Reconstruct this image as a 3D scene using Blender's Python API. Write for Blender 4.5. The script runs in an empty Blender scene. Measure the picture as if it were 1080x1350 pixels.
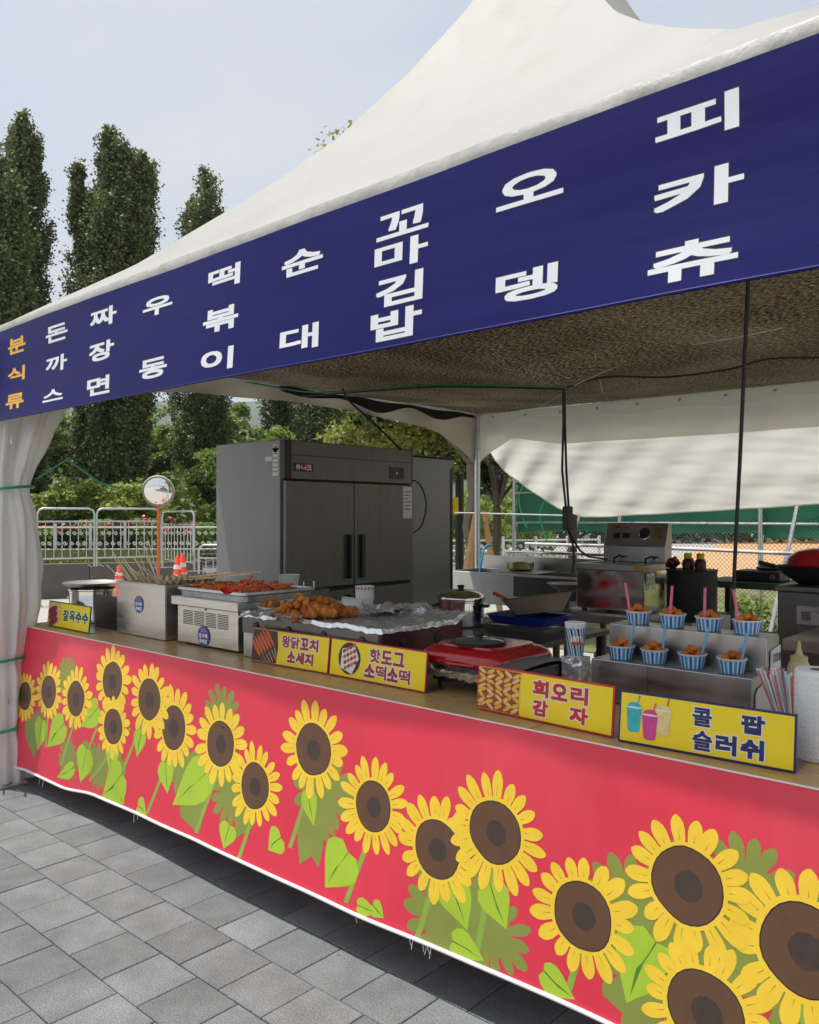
import bpy, bmesh, math, random
import numpy as np
from mathutils import Vector, Matrix, noise
R = math.radians
random.seed(7)
rng = np.random.default_rng(11)
scn = bpy.context.scene
COL = scn.collection

# ------------------------------------------------------------------ camera, sky, sun, exposure
CAM_H, FPX, CX, CY = 1.62, 1083.0, 540.0, 680.0        # eye height (m), focal length and principal point on a 1080 x 1350 plate
AZ = R(48)
DV = (-math.cos(AZ), math.sin(AZ)); RV = (math.sin(AZ), math.cos(AZ))
cam = bpy.data.cameras.new('camera'); cam_o = bpy.data.objects.new('camera', cam); COL.objects.link(cam_o)
cam.sensor_fit = 'HORIZONTAL'; cam.sensor_width = 36.0; cam.lens = 36.0 * FPX / 1080.0
cam.shift_y = (CY - 675.0) / 1080.0
cam.clip_start = 0.05; cam.clip_end = 5000
cam_o.location = (0, 0, CAM_H)
cam_o.rotation_euler = (R(90), 0, math.atan2(DV[1], DV[0]) - R(90))
scn.camera = cam_o

SUN_EL = R(71); SUN_DIR = (-0.866, -0.50)               # horizontal direction towards the sun
_n = math.hypot(*SUN_DIR); SUN_DIR = (SUN_DIR[0]/_n, SUN_DIR[1]/_n)
world = bpy.data.worlds.new('World'); scn.world = world; world.use_nodes = True
nt = world.node_tree; bg = nt.nodes['Background']
sky = nt.nodes.new('ShaderNodeTexSky'); sky.sky_type = 'NISHITA'; sky.sun_disc = False
sky.sun_elevation = SUN_EL; sky.sun_rotation = math.atan2(SUN_DIR[0], SUN_DIR[1])
sky.air_density = 1.0; sky.dust_density = 3.0; sky.ozone_density = 1.2
tc = nt.nodes.new('ShaderNodeTexCoord')
mp = nt.nodes.new('ShaderNodeMapping'); mp.inputs['Scale'].default_value = (1.6, 1.6, 4.0)
nz = nt.nodes.new('ShaderNodeTexNoise'); nz.inputs['Scale'].default_value = 1.7; nz.inputs['Detail'].default_value = 5; nz.inputs['Roughness'].default_value = 0.55
rp = nt.nodes.new('ShaderNodeMapRange'); rp.inputs[1].default_value = 0.36; rp.inputs[2].default_value = 0.66; rp.inputs[3].default_value = 0.72; rp.inputs[4].default_value = 0.97
mx = nt.nodes.new('ShaderNodeMix'); mx.data_type = 'RGBA'
mx.inputs[7].default_value = (4.30, 4.55, 4.92, 1)     # thin bright veil of high cloud
nt.links.new(tc.outputs['Generated'], mp.inputs[0]); nt.links.new(mp.outputs[0], nz.inputs['Vector'])
nt.links.new(nz.outputs['Fac'], rp.inputs[0]); nt.links.new(rp.outputs[0], mx.inputs[0])
nt.links.new(sky.outputs[0], mx.inputs[6]); nt.links.new(mx.outputs[2], bg.inputs[0])
bg.inputs[1].default_value = 0.10
sun = bpy.data.lights.new('sun', 'SUN'); sun.energy = 3.0; sun.angle = R(0.6); sun.color = (1.0, 0.955, 0.88)
sun_o = bpy.data.objects.new('sun', sun); COL.objects.link(sun_o)
sd = Vector((SUN_DIR[0]*math.cos(SUN_EL), SUN_DIR[1]*math.cos(SUN_EL), math.sin(SUN_EL)))
sun_o.rotation_euler = (-sd).to_track_quat('-Z', 'Y').to_euler(); sun_o.location = (-10, -6, 20)
vs = scn.view_settings; vs.view_transform = 'Standard'; vs.look = 'None'; vs.exposure = 0.74; vs.gamma = 1.0; vs.use_curve_mapping = False
scn.cycles.max_bounces = 8; scn.cycles.transparent_max_bounces = 16; scn.cycles.use_denoising = True
scn.cycles.sample_clamp_indirect = 6.0; scn.cycles.caustics_reflective = False; scn.cycles.caustics_refractive = False

# ------------------------------------------------------------------ surveying helpers (plate pixel + known plane -> metres)
def G(px, py, z=0.0):
    s = (CAM_H - z) * FPX / (py - CY); u = (px - CX) / FPX
    return Vector((s*(DV[0]+u*RV[0]), s*(DV[1]+u*RV[1]), z))
def V(px, py, y):
    u = (px - CX) / FPX; s = y / (DV[1]+u*RV[1])
    return Vector((s*(DV[0]+u*RV[0]), y, CAM_H - (py-CY)*s/FPX))
def D(px, py, dep):
    u = (px - CX) / FPX
    return Vector((dep*(DV[0]+u*RV[0]), dep*(DV[1]+u*RV[1]), CAM_H - (py-CY)*dep/FPX))

# ------------------------------------------------------------------ materials
MATS = {}
def newmat(name):
    m = bpy.data.materials.new(name); m.use_nodes = True; MATS[name] = m
    return m, m.node_tree, m.node_tree.nodes['Principled BSDF']
def pm(name, col, rough=0.6, metal=0.0, var=0.12, scale=12.0, bump=0.0, bscale=60.0, stretch=(1,1,1), rvar=0.1, dirt=None, dscale=3.0, coat=0.0, trans=0.0, spec=None):
    """procedural principled material: colour mottling, roughness variation, bump, optional dirt patches and translucency"""
    m, t, b = newmat(name); N = t.nodes.new; L = t.links.new
    co = N('ShaderNodeTexCoord'); mpp = N('ShaderNodeMapping'); mpp.inputs['Scale'].default_value = stretch
    L(co.outputs['Object'], mpp.inputs[0])
    n1 = N('ShaderNodeTexNoise'); n1.inputs['Scale'].default_value = scale; n1.inputs['Detail'].default_value = 6
    L(mpp.outputs[0], n1.inputs['Vector'])
    mr = N('ShaderNodeMapRange'); mr.inputs[1].default_value = 0.3; mr.inputs[2].default_value = 0.7; mr.inputs[3].default_value = 1-var; mr.inputs[4].default_value = 1+var
    L(n1.outputs['Fac'], mr.inputs[0])
    sc = N('ShaderNodeVectorMath'); sc.operation = 'SCALE'; sc.inputs[0].default_value = col[:3]; L(mr.outputs[0], sc.inputs['Scale'])
    out = sc.outputs[0]
    if dirt:
        n2 = N('ShaderNodeTexNoise'); n2.inputs['Scale'].default_value = dscale; n2.inputs['Detail'].default_value = 8; n2.inputs['Roughness'].default_value = 0.65
        L(mpp.outputs[0], n2.inputs['Vector'])
        m2 = N('ShaderNodeMapRange'); m2.inputs[1].default_value = 0.52; m2.inputs[2].default_value = 0.75; m2.inputs[4].default_value = dirt[3] if len(dirt) > 3 else 0.6
        L(n2.outputs['Fac'], m2.inputs[0])
        mixn = N('ShaderNodeMix'); mixn.data_type = 'RGBA'; mixn.inputs[7].default_value = (*dirt[:3], 1)
        L(m2.outputs[0], mixn.inputs[0]); L(out, mixn.inputs[6]); out = mixn.outputs[2]
    L(out, b.inputs['Base Color'])
    m3 = N('ShaderNodeMapRange'); m3.inputs[1].default_value = 0.3; m3.inputs[2].default_value = 0.7
    m3.inputs[3].default_value = max(0.02, rough-rvar); m3.inputs[4].default_value = min(1, rough+rvar)
    L(n1.outputs['Fac'], m3.inputs[0]); L(m3.outputs[0], b.inputs['Roughness'])
    b.inputs['Metallic'].default_value = metal
    if spec is not None: b.inputs['Specular IOR Level'].default_value = spec
    if coat: b.inputs['Coat Weight'].default_value = coat; b.inputs['Coat Roughness'].default_value = 0.1
    if bump:
        n3 = N('ShaderNodeTexNoise'); n3.inputs['Scale'].default_value = bscale; n3.inputs['Detail'].default_value = 4
        L(mpp.outputs[0], n3.inputs['Vector'])
        bp = N('ShaderNodeBump'); bp.inputs['Strength'].default_value = min(1, bump); bp.inputs['Distance'].default_value = 0.01
        L(n3.outputs['Fac'], bp.inputs['Height']); L(bp.outputs[0], b.inputs['Normal'])
    if trans:
        tr = N('ShaderNodeBsdfTranslucent'); L(out, tr.inputs[0])
        ms = N('ShaderNodeMixShader'); ms.inputs[0].default_value = trans
        L(b.outputs[0], ms.inputs[1]); L(tr.outputs[0], ms.inputs[2]); L(ms.outputs[0], t.nodes['Material Output'].inputs[0])
    return m
def srgb(r, g, b):
    f = lambda c: (c/255/12.92) if c/255 <= 0.04045 else ((c/255+0.055)/1.055)**2.4
    return (f(r), f(g), f(b))
def island_mat(name, c1, c2, rough=0.5, trans=0.0, obj_random=False, bump=0.0, spec=0.4):
    """colour picked per loose piece (leaf, crumb) or per object, between two natural tones"""
    m, t, b = newmat(name); N = t.nodes.new; L = t.links.new
    if obj_random: g = N('ShaderNodeObjectInfo'); o = g.outputs['Random']
    else: g = N('ShaderNodeNewGeometry'); o = g.outputs['Random Per Island']
    mixn = N('ShaderNodeMix'); mixn.data_type = 'RGBA'; mixn.inputs[6].default_value = (*c1, 1); mixn.inputs[7].default_value = (*c2, 1)
    L(o, mixn.inputs[0]); out = mixn.outputs[2]
    L(out, b.inputs['Base Color']); b.inputs['Roughness'].default_value = rough; b.inputs['Specular IOR Level'].default_value = spec
    if bump:
        n3 = N('ShaderNodeTexNoise'); n3.inputs['Scale'].default_value = 150; bp = N('ShaderNodeBump'); bp.inputs['Strength'].default_value = bump; bp.inputs['Distance'].default_value = 0.004
        co = N('ShaderNodeTexCoord'); L(co.outputs['Object'], n3.inputs['Vector']); L(n3.outputs['Fac'], bp.inputs['Height']); L(bp.outputs[0], b.inputs['Normal'])
    if trans:
        tr = N('ShaderNodeBsdfTranslucent'); L(out, tr.inputs[0])
        ms = N('ShaderNodeMixShader'); ms.inputs[0].default_value = trans
        L(b.outputs[0], ms.inputs[1]); L(tr.outputs[0], ms.inputs[2]); L(ms.outputs[0], t.nodes['Material Output'].inputs[0])
    return m

pm('steel', (0.47, 0.46, 0.445), 0.36, 1.0, 0.06, 5, 0.012, 40, (1, 1, 3), 0.10, dirt=(0.42, 0.40, 0.37, 0.35), dscale=3)
pm('steel_box', (0.66, 0.63, 0.58), 0.38, 1.0, 0.08, 6, 0.02, 30, (1, 1, 8), 0.1, dirt=(0.42, 0.38, 0.32, 0.5), dscale=5)
pm('steel_dark', (0.165, 0.157, 0.145), 0.44, 1.0, 0.10, 10, 0.0, 40, (1, 8, 1), 0.1, dirt=(0.10, 0.095, 0.087, 0.5), dscale=3)
pm('steel_painted', (0.26, 0.265, 0.265), 0.45, 0.35, 0.07, 5, 0.0, 30, (3, 3, 0.6), 0.08)
pm('chrome', (0.75, 0.74, 0.72), 0.14, 1.0, 0.05, 10)
pm('galv', (0.58, 0.59, 0.60), 0.35, 0.9, 0.12, 25)
pm('black_plastic', (0.018, 0.018, 0.019), 0.4, 0, 0.2, 30)
pm('black_rubber', (0.012, 0.012, 0.012), 0.6, 0, 0.2, 30)
pm('black_iron', (0.03, 0.028, 0.026), 0.6, 0.3, 0.3, 30, 0.2, 80)
pm('white_paint', (0.78, 0.78, 0.76), 0.5, 0, 0.08, 8, dirt=(0.5, 0.48, 0.44, 0.4))
pm('roof_vinyl', (0.44, 0.435, 0.41), 0.55, 0, 0.05, 1.4, 0.16, 5, (1, 1, 1), 0.08, dirt=(0.36, 0.335, 0.28, 0.5), dscale=2.3, trans=0.20)
pm('hem_vinyl', (0.50, 0.49, 0.455), 0.5, 0, 0.10, 6, 0.6, 18, (1, 1, 1), 0.08, dirt=(0.30, 0.29, 0.25, 0.85), dscale=7, trans=0.15)
pm('curtain_vinyl', (0.84, 0.81, 0.74), 0.5, 0, 0.05, 2.5, 0.8, 6, (0.8, 1, 2.2), 0.08, dirt=(0.70, 0.65, 0.56, 0.45), dscale=2.5, trans=0.72)
pm('column_vinyl', (0.90, 0.885, 0.86), 0.45, 0, 0.05, 5, 0.5, 16, (1, 1, 0.35), 0.08, dirt=(0.62, 0.56, 0.50, 0.5), dscale=3.5, trans=0.36)
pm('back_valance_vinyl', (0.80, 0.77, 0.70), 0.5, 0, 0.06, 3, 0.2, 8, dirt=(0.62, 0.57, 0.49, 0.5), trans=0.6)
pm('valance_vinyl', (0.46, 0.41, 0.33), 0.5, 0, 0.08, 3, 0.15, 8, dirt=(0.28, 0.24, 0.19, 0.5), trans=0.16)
pm('banner_blue', srgb(16, 18, 92), 0.5, 0, 0.07, 1.6, 0.45, 2.4, (0.5, 1, 2.6), 0.06, dirt=(*srgb(30, 32, 112), 0.3), dscale=1.8, spec=0.22)
pm('print_white', (0.80, 0.82, 0.86), 0.42, 0, 0.05, 7)
pm('print_black', (0.02, 0.018, 0.02), 0.5)
pm('print_orange', srgb(236, 176, 58), 0.45, 0, 0.04, 7)
pm('skirt_red', srgb(240, 62, 84), 0.40, 0, 0.05, 2.2, 0.55, 3.0, (1.2, 1, 0.45), 0.08, dirt=(*srgb(244, 96, 110), 0.5), dscale=1.3, trans=0.10)
pm('petal_print', srgb(255, 213, 60), 0.45, 0, 0.05, 14)
pm('petal_line', srgb(205, 140, 30), 0.5)
pm('petal_rim', srgb(246, 180, 70), 0.5)
pm('disc_print', srgb(104, 72, 50), 0.5, 0, 0.08, 20)
pm('disc_core_print', srgb(72, 58, 50), 0.5, 0, 0.1, 30)
pm('leaf_print', srgb(176, 206, 56), 0.45, 0, 0.05, 8)
pm('leaf_line', srgb(88, 130, 40), 0.5)
pm('leaf_dark_print', srgb(142, 152, 68), 0.45, 0, 0.05, 8)
pm('stem_print', srgb(146, 180, 72), 0.45, 0, 0.05, 8)
pm('counter_vinyl', srgb(190, 156, 104), 0.35, 0, 0.10, 5, 0.03, 60, (2.0, 14, 2), 0.1, dirt=(*srgb(150, 118, 76), 0.5), dscale=5)
pm('plywood', srgb(150, 112, 74), 0.6, 0, 0.12, 6, 0.05, 40, (1, 1, 8))
pm('sign_yellow', srgb(246, 216, 20), 0.4, 0, 0.03, 8)
pm('sign_red_edge', srgb(176, 32, 38), 0.4)
pm('sign_navy', srgb(24, 30, 96), 0.4)
pm('sign_maroon', srgb(160, 24, 56), 0.4)
pm('sign_crimson', srgb(196, 32, 40), 0.4)
pm('sign_green', srgb(20, 92, 46), 0.4)
pm('foil', (0.90, 0.90, 0.90), 0.26, 0.72, 0.08, 20, 0.7, 28, (1, 1, 1), 0.08)
pm('red_enamel', srgb(168, 18, 30), 0.22, 0, 0.10, 4, 0, 10, coat=0.6)
pm('red_plastic', srgb(200, 40, 36), 0.4)
pm('dark_red_metal', (0.09, 0.02, 0.02), 0.35, 0.4, 0.25, 6)
pm('rice_cake_sauce', srgb(196, 84, 28), 0.3, 0, 0.25, 40, 0.3, 60, coat=0.4)
island_mat('rice_cake', srgb(236, 132, 58), srgb(196, 84, 30), 0.25)
island_mat('fried_chicken', srgb(230, 146, 62), srgb(184, 92, 30), 0.5, obj_random=True, bump=0.8)
island_mat('popcorn_chicken', srgb(242, 146, 54), srgb(206, 104, 34), 0.45, obj_random=True, bump=0.7)
island_mat('skewer_wood', srgb(246, 228, 194), srgb(226, 200, 158), 0.6, obj_random=True)
pm('fish_cake', srgb(196, 172, 134), 0.5, 0, 0.2, 30, 0.2, 60)
pm('paper_white', (0.78, 0.78, 0.76), 0.6, 0, 0.03, 8)
pm('towel_paper', (0.80, 0.80, 0.80), 0.85, 0, 0.02, 8, 0.5, 55)
pm('cup_blue', srgb(38, 112, 190), 0.5, 0, 0.04, 10)
pm('cup_cyan', srgb(60, 160, 214), 0.5, 0, 0.04, 10)
pm('cup_navy', srgb(24, 34, 72), 0.5)
pm('cup_orange', srgb(214, 86, 40), 0.5)
pm('cup_green', srgb(50, 104, 70), 0.5)
pm('straw_pink', srgb(232, 128, 156), 0.35, trans=0.2)
pm('straw_blue', srgb(128, 194, 226), 0.35, trans=0.2)
pm('straw_red', srgb(232, 96, 116), 0.35)
pm('straw_white', (0.75, 0.78, 0.74), 0.35)
pm('straw_green', srgb(170, 214, 180), 0.35)
pm('bottle_plastic', srgb(206, 184, 140), 0.35, trans=0.25)
pm('blue_plastic', srgb(28, 48, 140), 0.4)
pm('beige_plastic', srgb(150, 134, 112), 0.45, 0, 0.08, 8)
pm('grey_plastic', (0.12, 0.12, 0.125), 0.4)
pm('brass', (0.42, 0.36, 0.18), 0.35, 0.9)
pm('rope_green', srgb(40, 150, 104), 0.5)
pm('rope_white', (0.6, 0.58, 0.52), 0.7)
pm('cone_orange', srgb(240, 70, 26), 0.45)
pm('post_orange', srgb(214, 108, 40), 0.5)
pm('stake_wood', srgb(206, 158, 104), 0.7, 0, 0.12, 10, 0.1, 40)
pm('bark_grey', srgb(128, 116, 100), 0.9, 0, 0.3, 9, 0.9, 20, (1, 1, 0.3))
pm('bark_dark', srgb(84, 74, 62), 0.9, 0, 0.3, 9, 0.9, 20, (1, 1, 0.3))
pm('granite_wall', srgb(98, 94, 90), 0.8, 0, 0.15, 6, 0.2, 60)
pm('green_table', srgb(60, 84, 72), 0.5, 0, 0.1, 8)
pm('green_screen', srgb(22, 126, 92), 0.6, 0, 0.12, 3, 0.15, 12, trans=0.35)
pm('sticker_blue', srgb(52, 84, 158), 0.45, 0, 0.2, 20)
pm('tag_yellow', srgb(226, 190, 30), 0.5)
pm('lamp_red', srgb(190, 30, 24), 0.3)
pm('water_blue_hose', srgb(40, 140, 190), 0.4)
pm('acrylic', (0.62, 0.63, 0.64), 0.25, 0, 0.03, 5)
island_mat('poplar_leaf', (0.07, 0.10, 0.034), (0.21, 0.25, 0.095), 0.45, 0.28)
island_mat('shrub_leaf', (0.20, 0.30, 0.05), (0.42, 0.50, 0.12), 0.5, 0.42)
island_mat('light_leaf', (0.13, 0.21, 0.045), (0.30, 0.38, 0.10), 0.5, 0.42)
island_mat('yellow_leaf', (0.18, 0.22, 0.045), (0.40, 0.40, 0.10), 0.5, 0.42)
island_mat('dark_leaf', (0.025, 0.05, 0.014), (0.07, 0.105, 0.03), 0.45, 0.2)
island_mat('rose_petal', srgb(206, 42, 52), srgb(236, 96, 104), 0.5)
island_mat('grass_blade', (0.10, 0.15, 0.03), (0.24, 0.26, 0.08), 0.6, 0.25)

# glass
m, t, b = newmat('glass'); b.inputs['Base Color'].default_value = (0.55, 0.6, 0.58, 1); b.inputs['Roughness'].default_value = 0.04; b.inputs['Transmission Weight'].default_value = 0.85
m, t, b = newmat('mirror'); b.inputs['Base Color'].default_value = (0.85, 0.86, 0.86, 1); b.inputs['Metallic'].default_value = 1; b.inputs['Roughness'].default_value = 0.03

# shade net: knitted brown threads with see-through holes
m, t, b = newmat('shade_net'); N = t.nodes.new; L = t.links.new
co = N('ShaderNodeTexCoord'); mpn = N('ShaderNodeMapping'); mpn.inputs['Scale'].default_value = (42, 112, 1); mpn.inputs['Rotation'].default_value = (0, 0, R(12)); L(co.outputs['Object'], mpn.inputs[0])
n1 = N('ShaderNodeTexNoise'); n1.inputs['Scale'].default_value = 1.0; n1.inputs['Detail'].default_value = 3; n1.inputs['Roughness'].default_value = 0.7; L(mpn.outputs[0], n1.inputs['Vector'])
n2 = N('ShaderNodeTexNoise'); n2.inputs['Scale'].default_value = 1.3; n2.inputs['Detail'].default_value = 3; L(co.outputs['Object'], n2.inputs['Vector'])
ad = N('ShaderNodeMath'); ad.operation = 'MULTIPLY_ADD'; ad.inputs[1].default_value = 0.22; L(n2.outputs['Fac'], ad.inputs[0]); L(n1.outputs['Fac'], ad.inputs[2])
th = N('ShaderNodeMapRange'); th.inputs[1].default_value = 0.70; th.inputs[2].default_value = 0.77; L(ad.outputs[0], th.inputs[0])
cmx = N('ShaderNodeMix'); cmx.data_type = 'RGBA'; cmx.inputs[6].default_value = (0.040, 0.027, 0.016, 1); cmx.inputs[7].default_value = (0.50, 0.36, 0.20, 1)
cth = N('ShaderNodeMapRange'); cth.inputs[1].default_value = 0.585; cth.inputs[2].default_value = 0.645; L(ad.outputs[0], cth.inputs[0]); L(cth.outputs[0], cmx.inputs[0])
L(cmx.outputs[2], b.inputs['Base Color']); b.inputs['Roughness'].default_value = 0.75
trl = N('ShaderNodeBsdfTranslucent'); L(cmx.outputs[2], trl.inputs[0]); msb = N('ShaderNodeMixShader'); msb.inputs[0].default_value = 0.45; L(b.outputs[0], msb.inputs[1]); L(trl.outputs[0], msb.inputs[2])
tp = N('ShaderNodeBsdfTransparent'); ms = N('ShaderNodeMixShader'); L(th.outputs[0], ms.inputs[0]); L(msb.outputs[0], ms.inputs[1]); L(tp.outputs[0], ms.inputs[2]); L(ms.outputs[0], t.nodes['Material Output'].inputs[0])

# chain link: diagonal wires with open diamonds
m, t, b = newmat('chain_link'); N = t.nodes.new; L = t.links.new
co = N('ShaderNodeTexCoord'); outs = []
for ang in (45, -45):
    mpn = N('ShaderNodeMapping'); mpn.inputs['Rotation'].default_value = (0, R(ang), 0); L(co.outputs['Object'], mpn.inputs[0])
    sx = N('ShaderNodeSeparateXYZ'); L(mpn.outputs[0], sx.inputs[0])
    ml = N('ShaderNodeMath'); ml.operation = 'MULTIPLY'; ml.inputs[1].default_value = 1/0.04; L(sx.outputs[0], ml.inputs[0])
    fr = N('ShaderNodeMath'); fr.operation = 'FRACT'; L(ml.outputs[0], fr.inputs[0])
    lt = N('ShaderNodeMath'); lt.operation = 'LESS_THAN'; lt.inputs[1].default_value = 0.12; L(fr.outputs[0], lt.inputs[0]); outs.append(lt.outputs[0])
mxx = N('ShaderNodeMath'); mxx.operation = 'MAXIMUM'; L(outs[0], mxx.inputs[0]); L(outs[1], mxx.inputs[1])
b.inputs['Base Color'].default_value = (0.15, 0.17, 0.15, 1); b.inputs['Roughness'].default_value = 0.6
tp = N('ShaderNodeBsdfTransparent'); ms = N('ShaderNodeMixShader'); L(mxx.outputs[0], ms.inputs[0]); L(tp.outputs[0], ms.inputs[1]); L(b.outputs[0], ms.inputs[2]); L(ms.outputs[0], t.nodes['Material Output'].inputs[0])

# granite pavers: each block its own grey, speckled
m, t, b = newmat('paver_granite'); N = t.nodes.new; L = t.links.new
oi = N('ShaderNodeObjectInfo'); co = N('ShaderNodeTexCoord')
va = N('ShaderNodeVectorMath'); va.operation = 'MULTIPLY_ADD'; va.inputs[1].default_value = (1, 1, 1)
cb = N('ShaderNodeCombineXYZ'); ml = N('ShaderNodeMath'); ml.operation = 'MULTIPLY'; ml.inputs[1].default_value = 37.0; L(oi.outputs['Random'], ml.inputs[0]); L(ml.outputs[0], cb.inputs[0]); L(ml.outputs[0], cb.inputs[1])
L(co.outputs['Object'], va.inputs[0]); L(cb.outputs[0], va.inputs[2])
n1 = N('ShaderNodeTexNoise'); n1.inputs['Scale'].default_value = 170; n1.inputs['Detail'].default_value = 2; L(va.outputs[0], n1.inputs['Vector'])
n2 = N('ShaderNodeTexNoise'); n2.inputs['Scale'].default_value = 5; n2.inputs['Detail'].default_value = 6; n2.inputs['Roughness'].default_value = 0.6; L(va.outputs[0], n2.inputs['Vector'])
a1 = N('ShaderNodeMapRange'); a1.inputs[1].default_value = 0.3; a1.inputs[2].default_value = 0.7; a1.inputs[3].default_value = 0.60; a1.inputs[4].default_value = 1.40; L(n1.outputs['Fac'], a1.inputs[0])
a2 = N('ShaderNodeMapRange'); a2.inputs[1].default_value = 0.3; a2.inputs[2].default_value = 0.7; a2.inputs[3].default_value = 0.78; a2.inputs[4].default_value = 1.20; L(n2.outputs['Fac'], a2.inputs[0])
pw = N('ShaderNodeMath'); pw.operation = 'POWER'; pw.inputs[1].default_value = 0.6; L(oi.outputs['Random'], pw.inputs[0])
a3 = N('ShaderNodeMapRange'); a3.inputs[3].default_value = 0.135; a3.inputs[4].default_value = 0.20; L(pw.outputs[0], a3.inputs[0])
m1 = N('ShaderNodeMath'); m1.operation = 'MULTIPLY'; L(a1.outputs[0], m1.inputs[0]); L(a2.outputs[0], m1.inputs[1])
m2a = N('ShaderNodeMath'); m2a.operation = 'MULTIPLY'; L(m1.outputs[0], m2a.inputs[0]); L(a3.outputs[0], m2a.inputs[1])
gp = N('ShaderNodeNewGeometry'); ns = N('ShaderNodeTexNoise'); ns.inputs['Scale'].default_value = 1.6; ns.inputs['Detail'].default_value = 8; ns.inputs['Roughness'].default_value = 0.7; L(gp.outputs['Position'], ns.inputs['Vector'])
as_ = N('ShaderNodeMapRange'); as_.inputs[1].default_value = 0.35; as_.inputs[2].default_value = 0.65; as_.inputs[3].default_value = 0.80; as_.inputs[4].default_value = 1.10; L(ns.outputs['Fac'], as_.inputs[0])
vo = N('ShaderNodeTexVoronoi'); vo.inputs['Scale'].default_value = 4.2; vo.inputs['Randomness'].default_value = 1.0; L(gp.outputs['Position'], vo.inputs['Vector'])
sp_ = N('ShaderNodeMapRange'); sp_.inputs[1].default_value = 0.020; sp_.inputs[2].default_value = 0.032; sp_.inputs[3].default_value = 0.45; sp_.inputs[4].default_value = 1.0; L(vo.outputs['Distance'], sp_.inputs[0])
m2b = N('ShaderNodeMath'); m2b.operation = 'MULTIPLY'; L(as_.outputs[0], m2b.inputs[0]); L(sp_.outputs[0], m2b.inputs[1])
m2 = N('ShaderNodeMath'); m2.operation = 'MULTIPLY'; L(m2a.outputs[0], m2.inputs[0]); L(m2b.outputs[0], m2.inputs[1])
sc = N('ShaderNodeVectorMath'); sc.operation = 'SCALE'; sc.inputs[0].default_value = (0.935, 0.985, 1.035); L(m2.outputs[0], sc.inputs['Scale']); L(sc.outputs[0], b.inputs['Base Color'])
b.inputs['Roughness'].default_value = 0.8; bp = N('ShaderNodeBump'); bp.inputs['Strength'].default_value = 0.35; bp.inputs['Distance'].default_value = 0.003; L(n1.outputs['Fac'], bp.inputs['Height']); L(bp.outputs[0], b.inputs['Normal'])

pm('concrete_ground', (0.40, 0.385, 0.35), 0.85, 0, 0.10, 0.8, 0.2, 60, dirt=(0.28, 0.27, 0.25, 0.5), dscale=0.4)
pm('joint_sand', (0.13, 0.125, 0.115), 0.9, 0, 0.25, 30)
pm('soil_grass', (0.16, 0.16, 0.06), 0.95, 0, 0.35, 1.5, 0.6, 30, dirt=(0.26, 0.22, 0.12, 0.6), dscale=0.8)
pm('sand_court', srgb(196, 154, 110), 0.95, 0, 0.06, 0.6)
pm('asphalt', (0.16, 0.155, 0.15), 0.9, 0, 0.12, 2)
pm('hill_green', (0.055, 0.085, 0.04), 0.95, 0, 0.4, 0.06, 0, 1)

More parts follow.
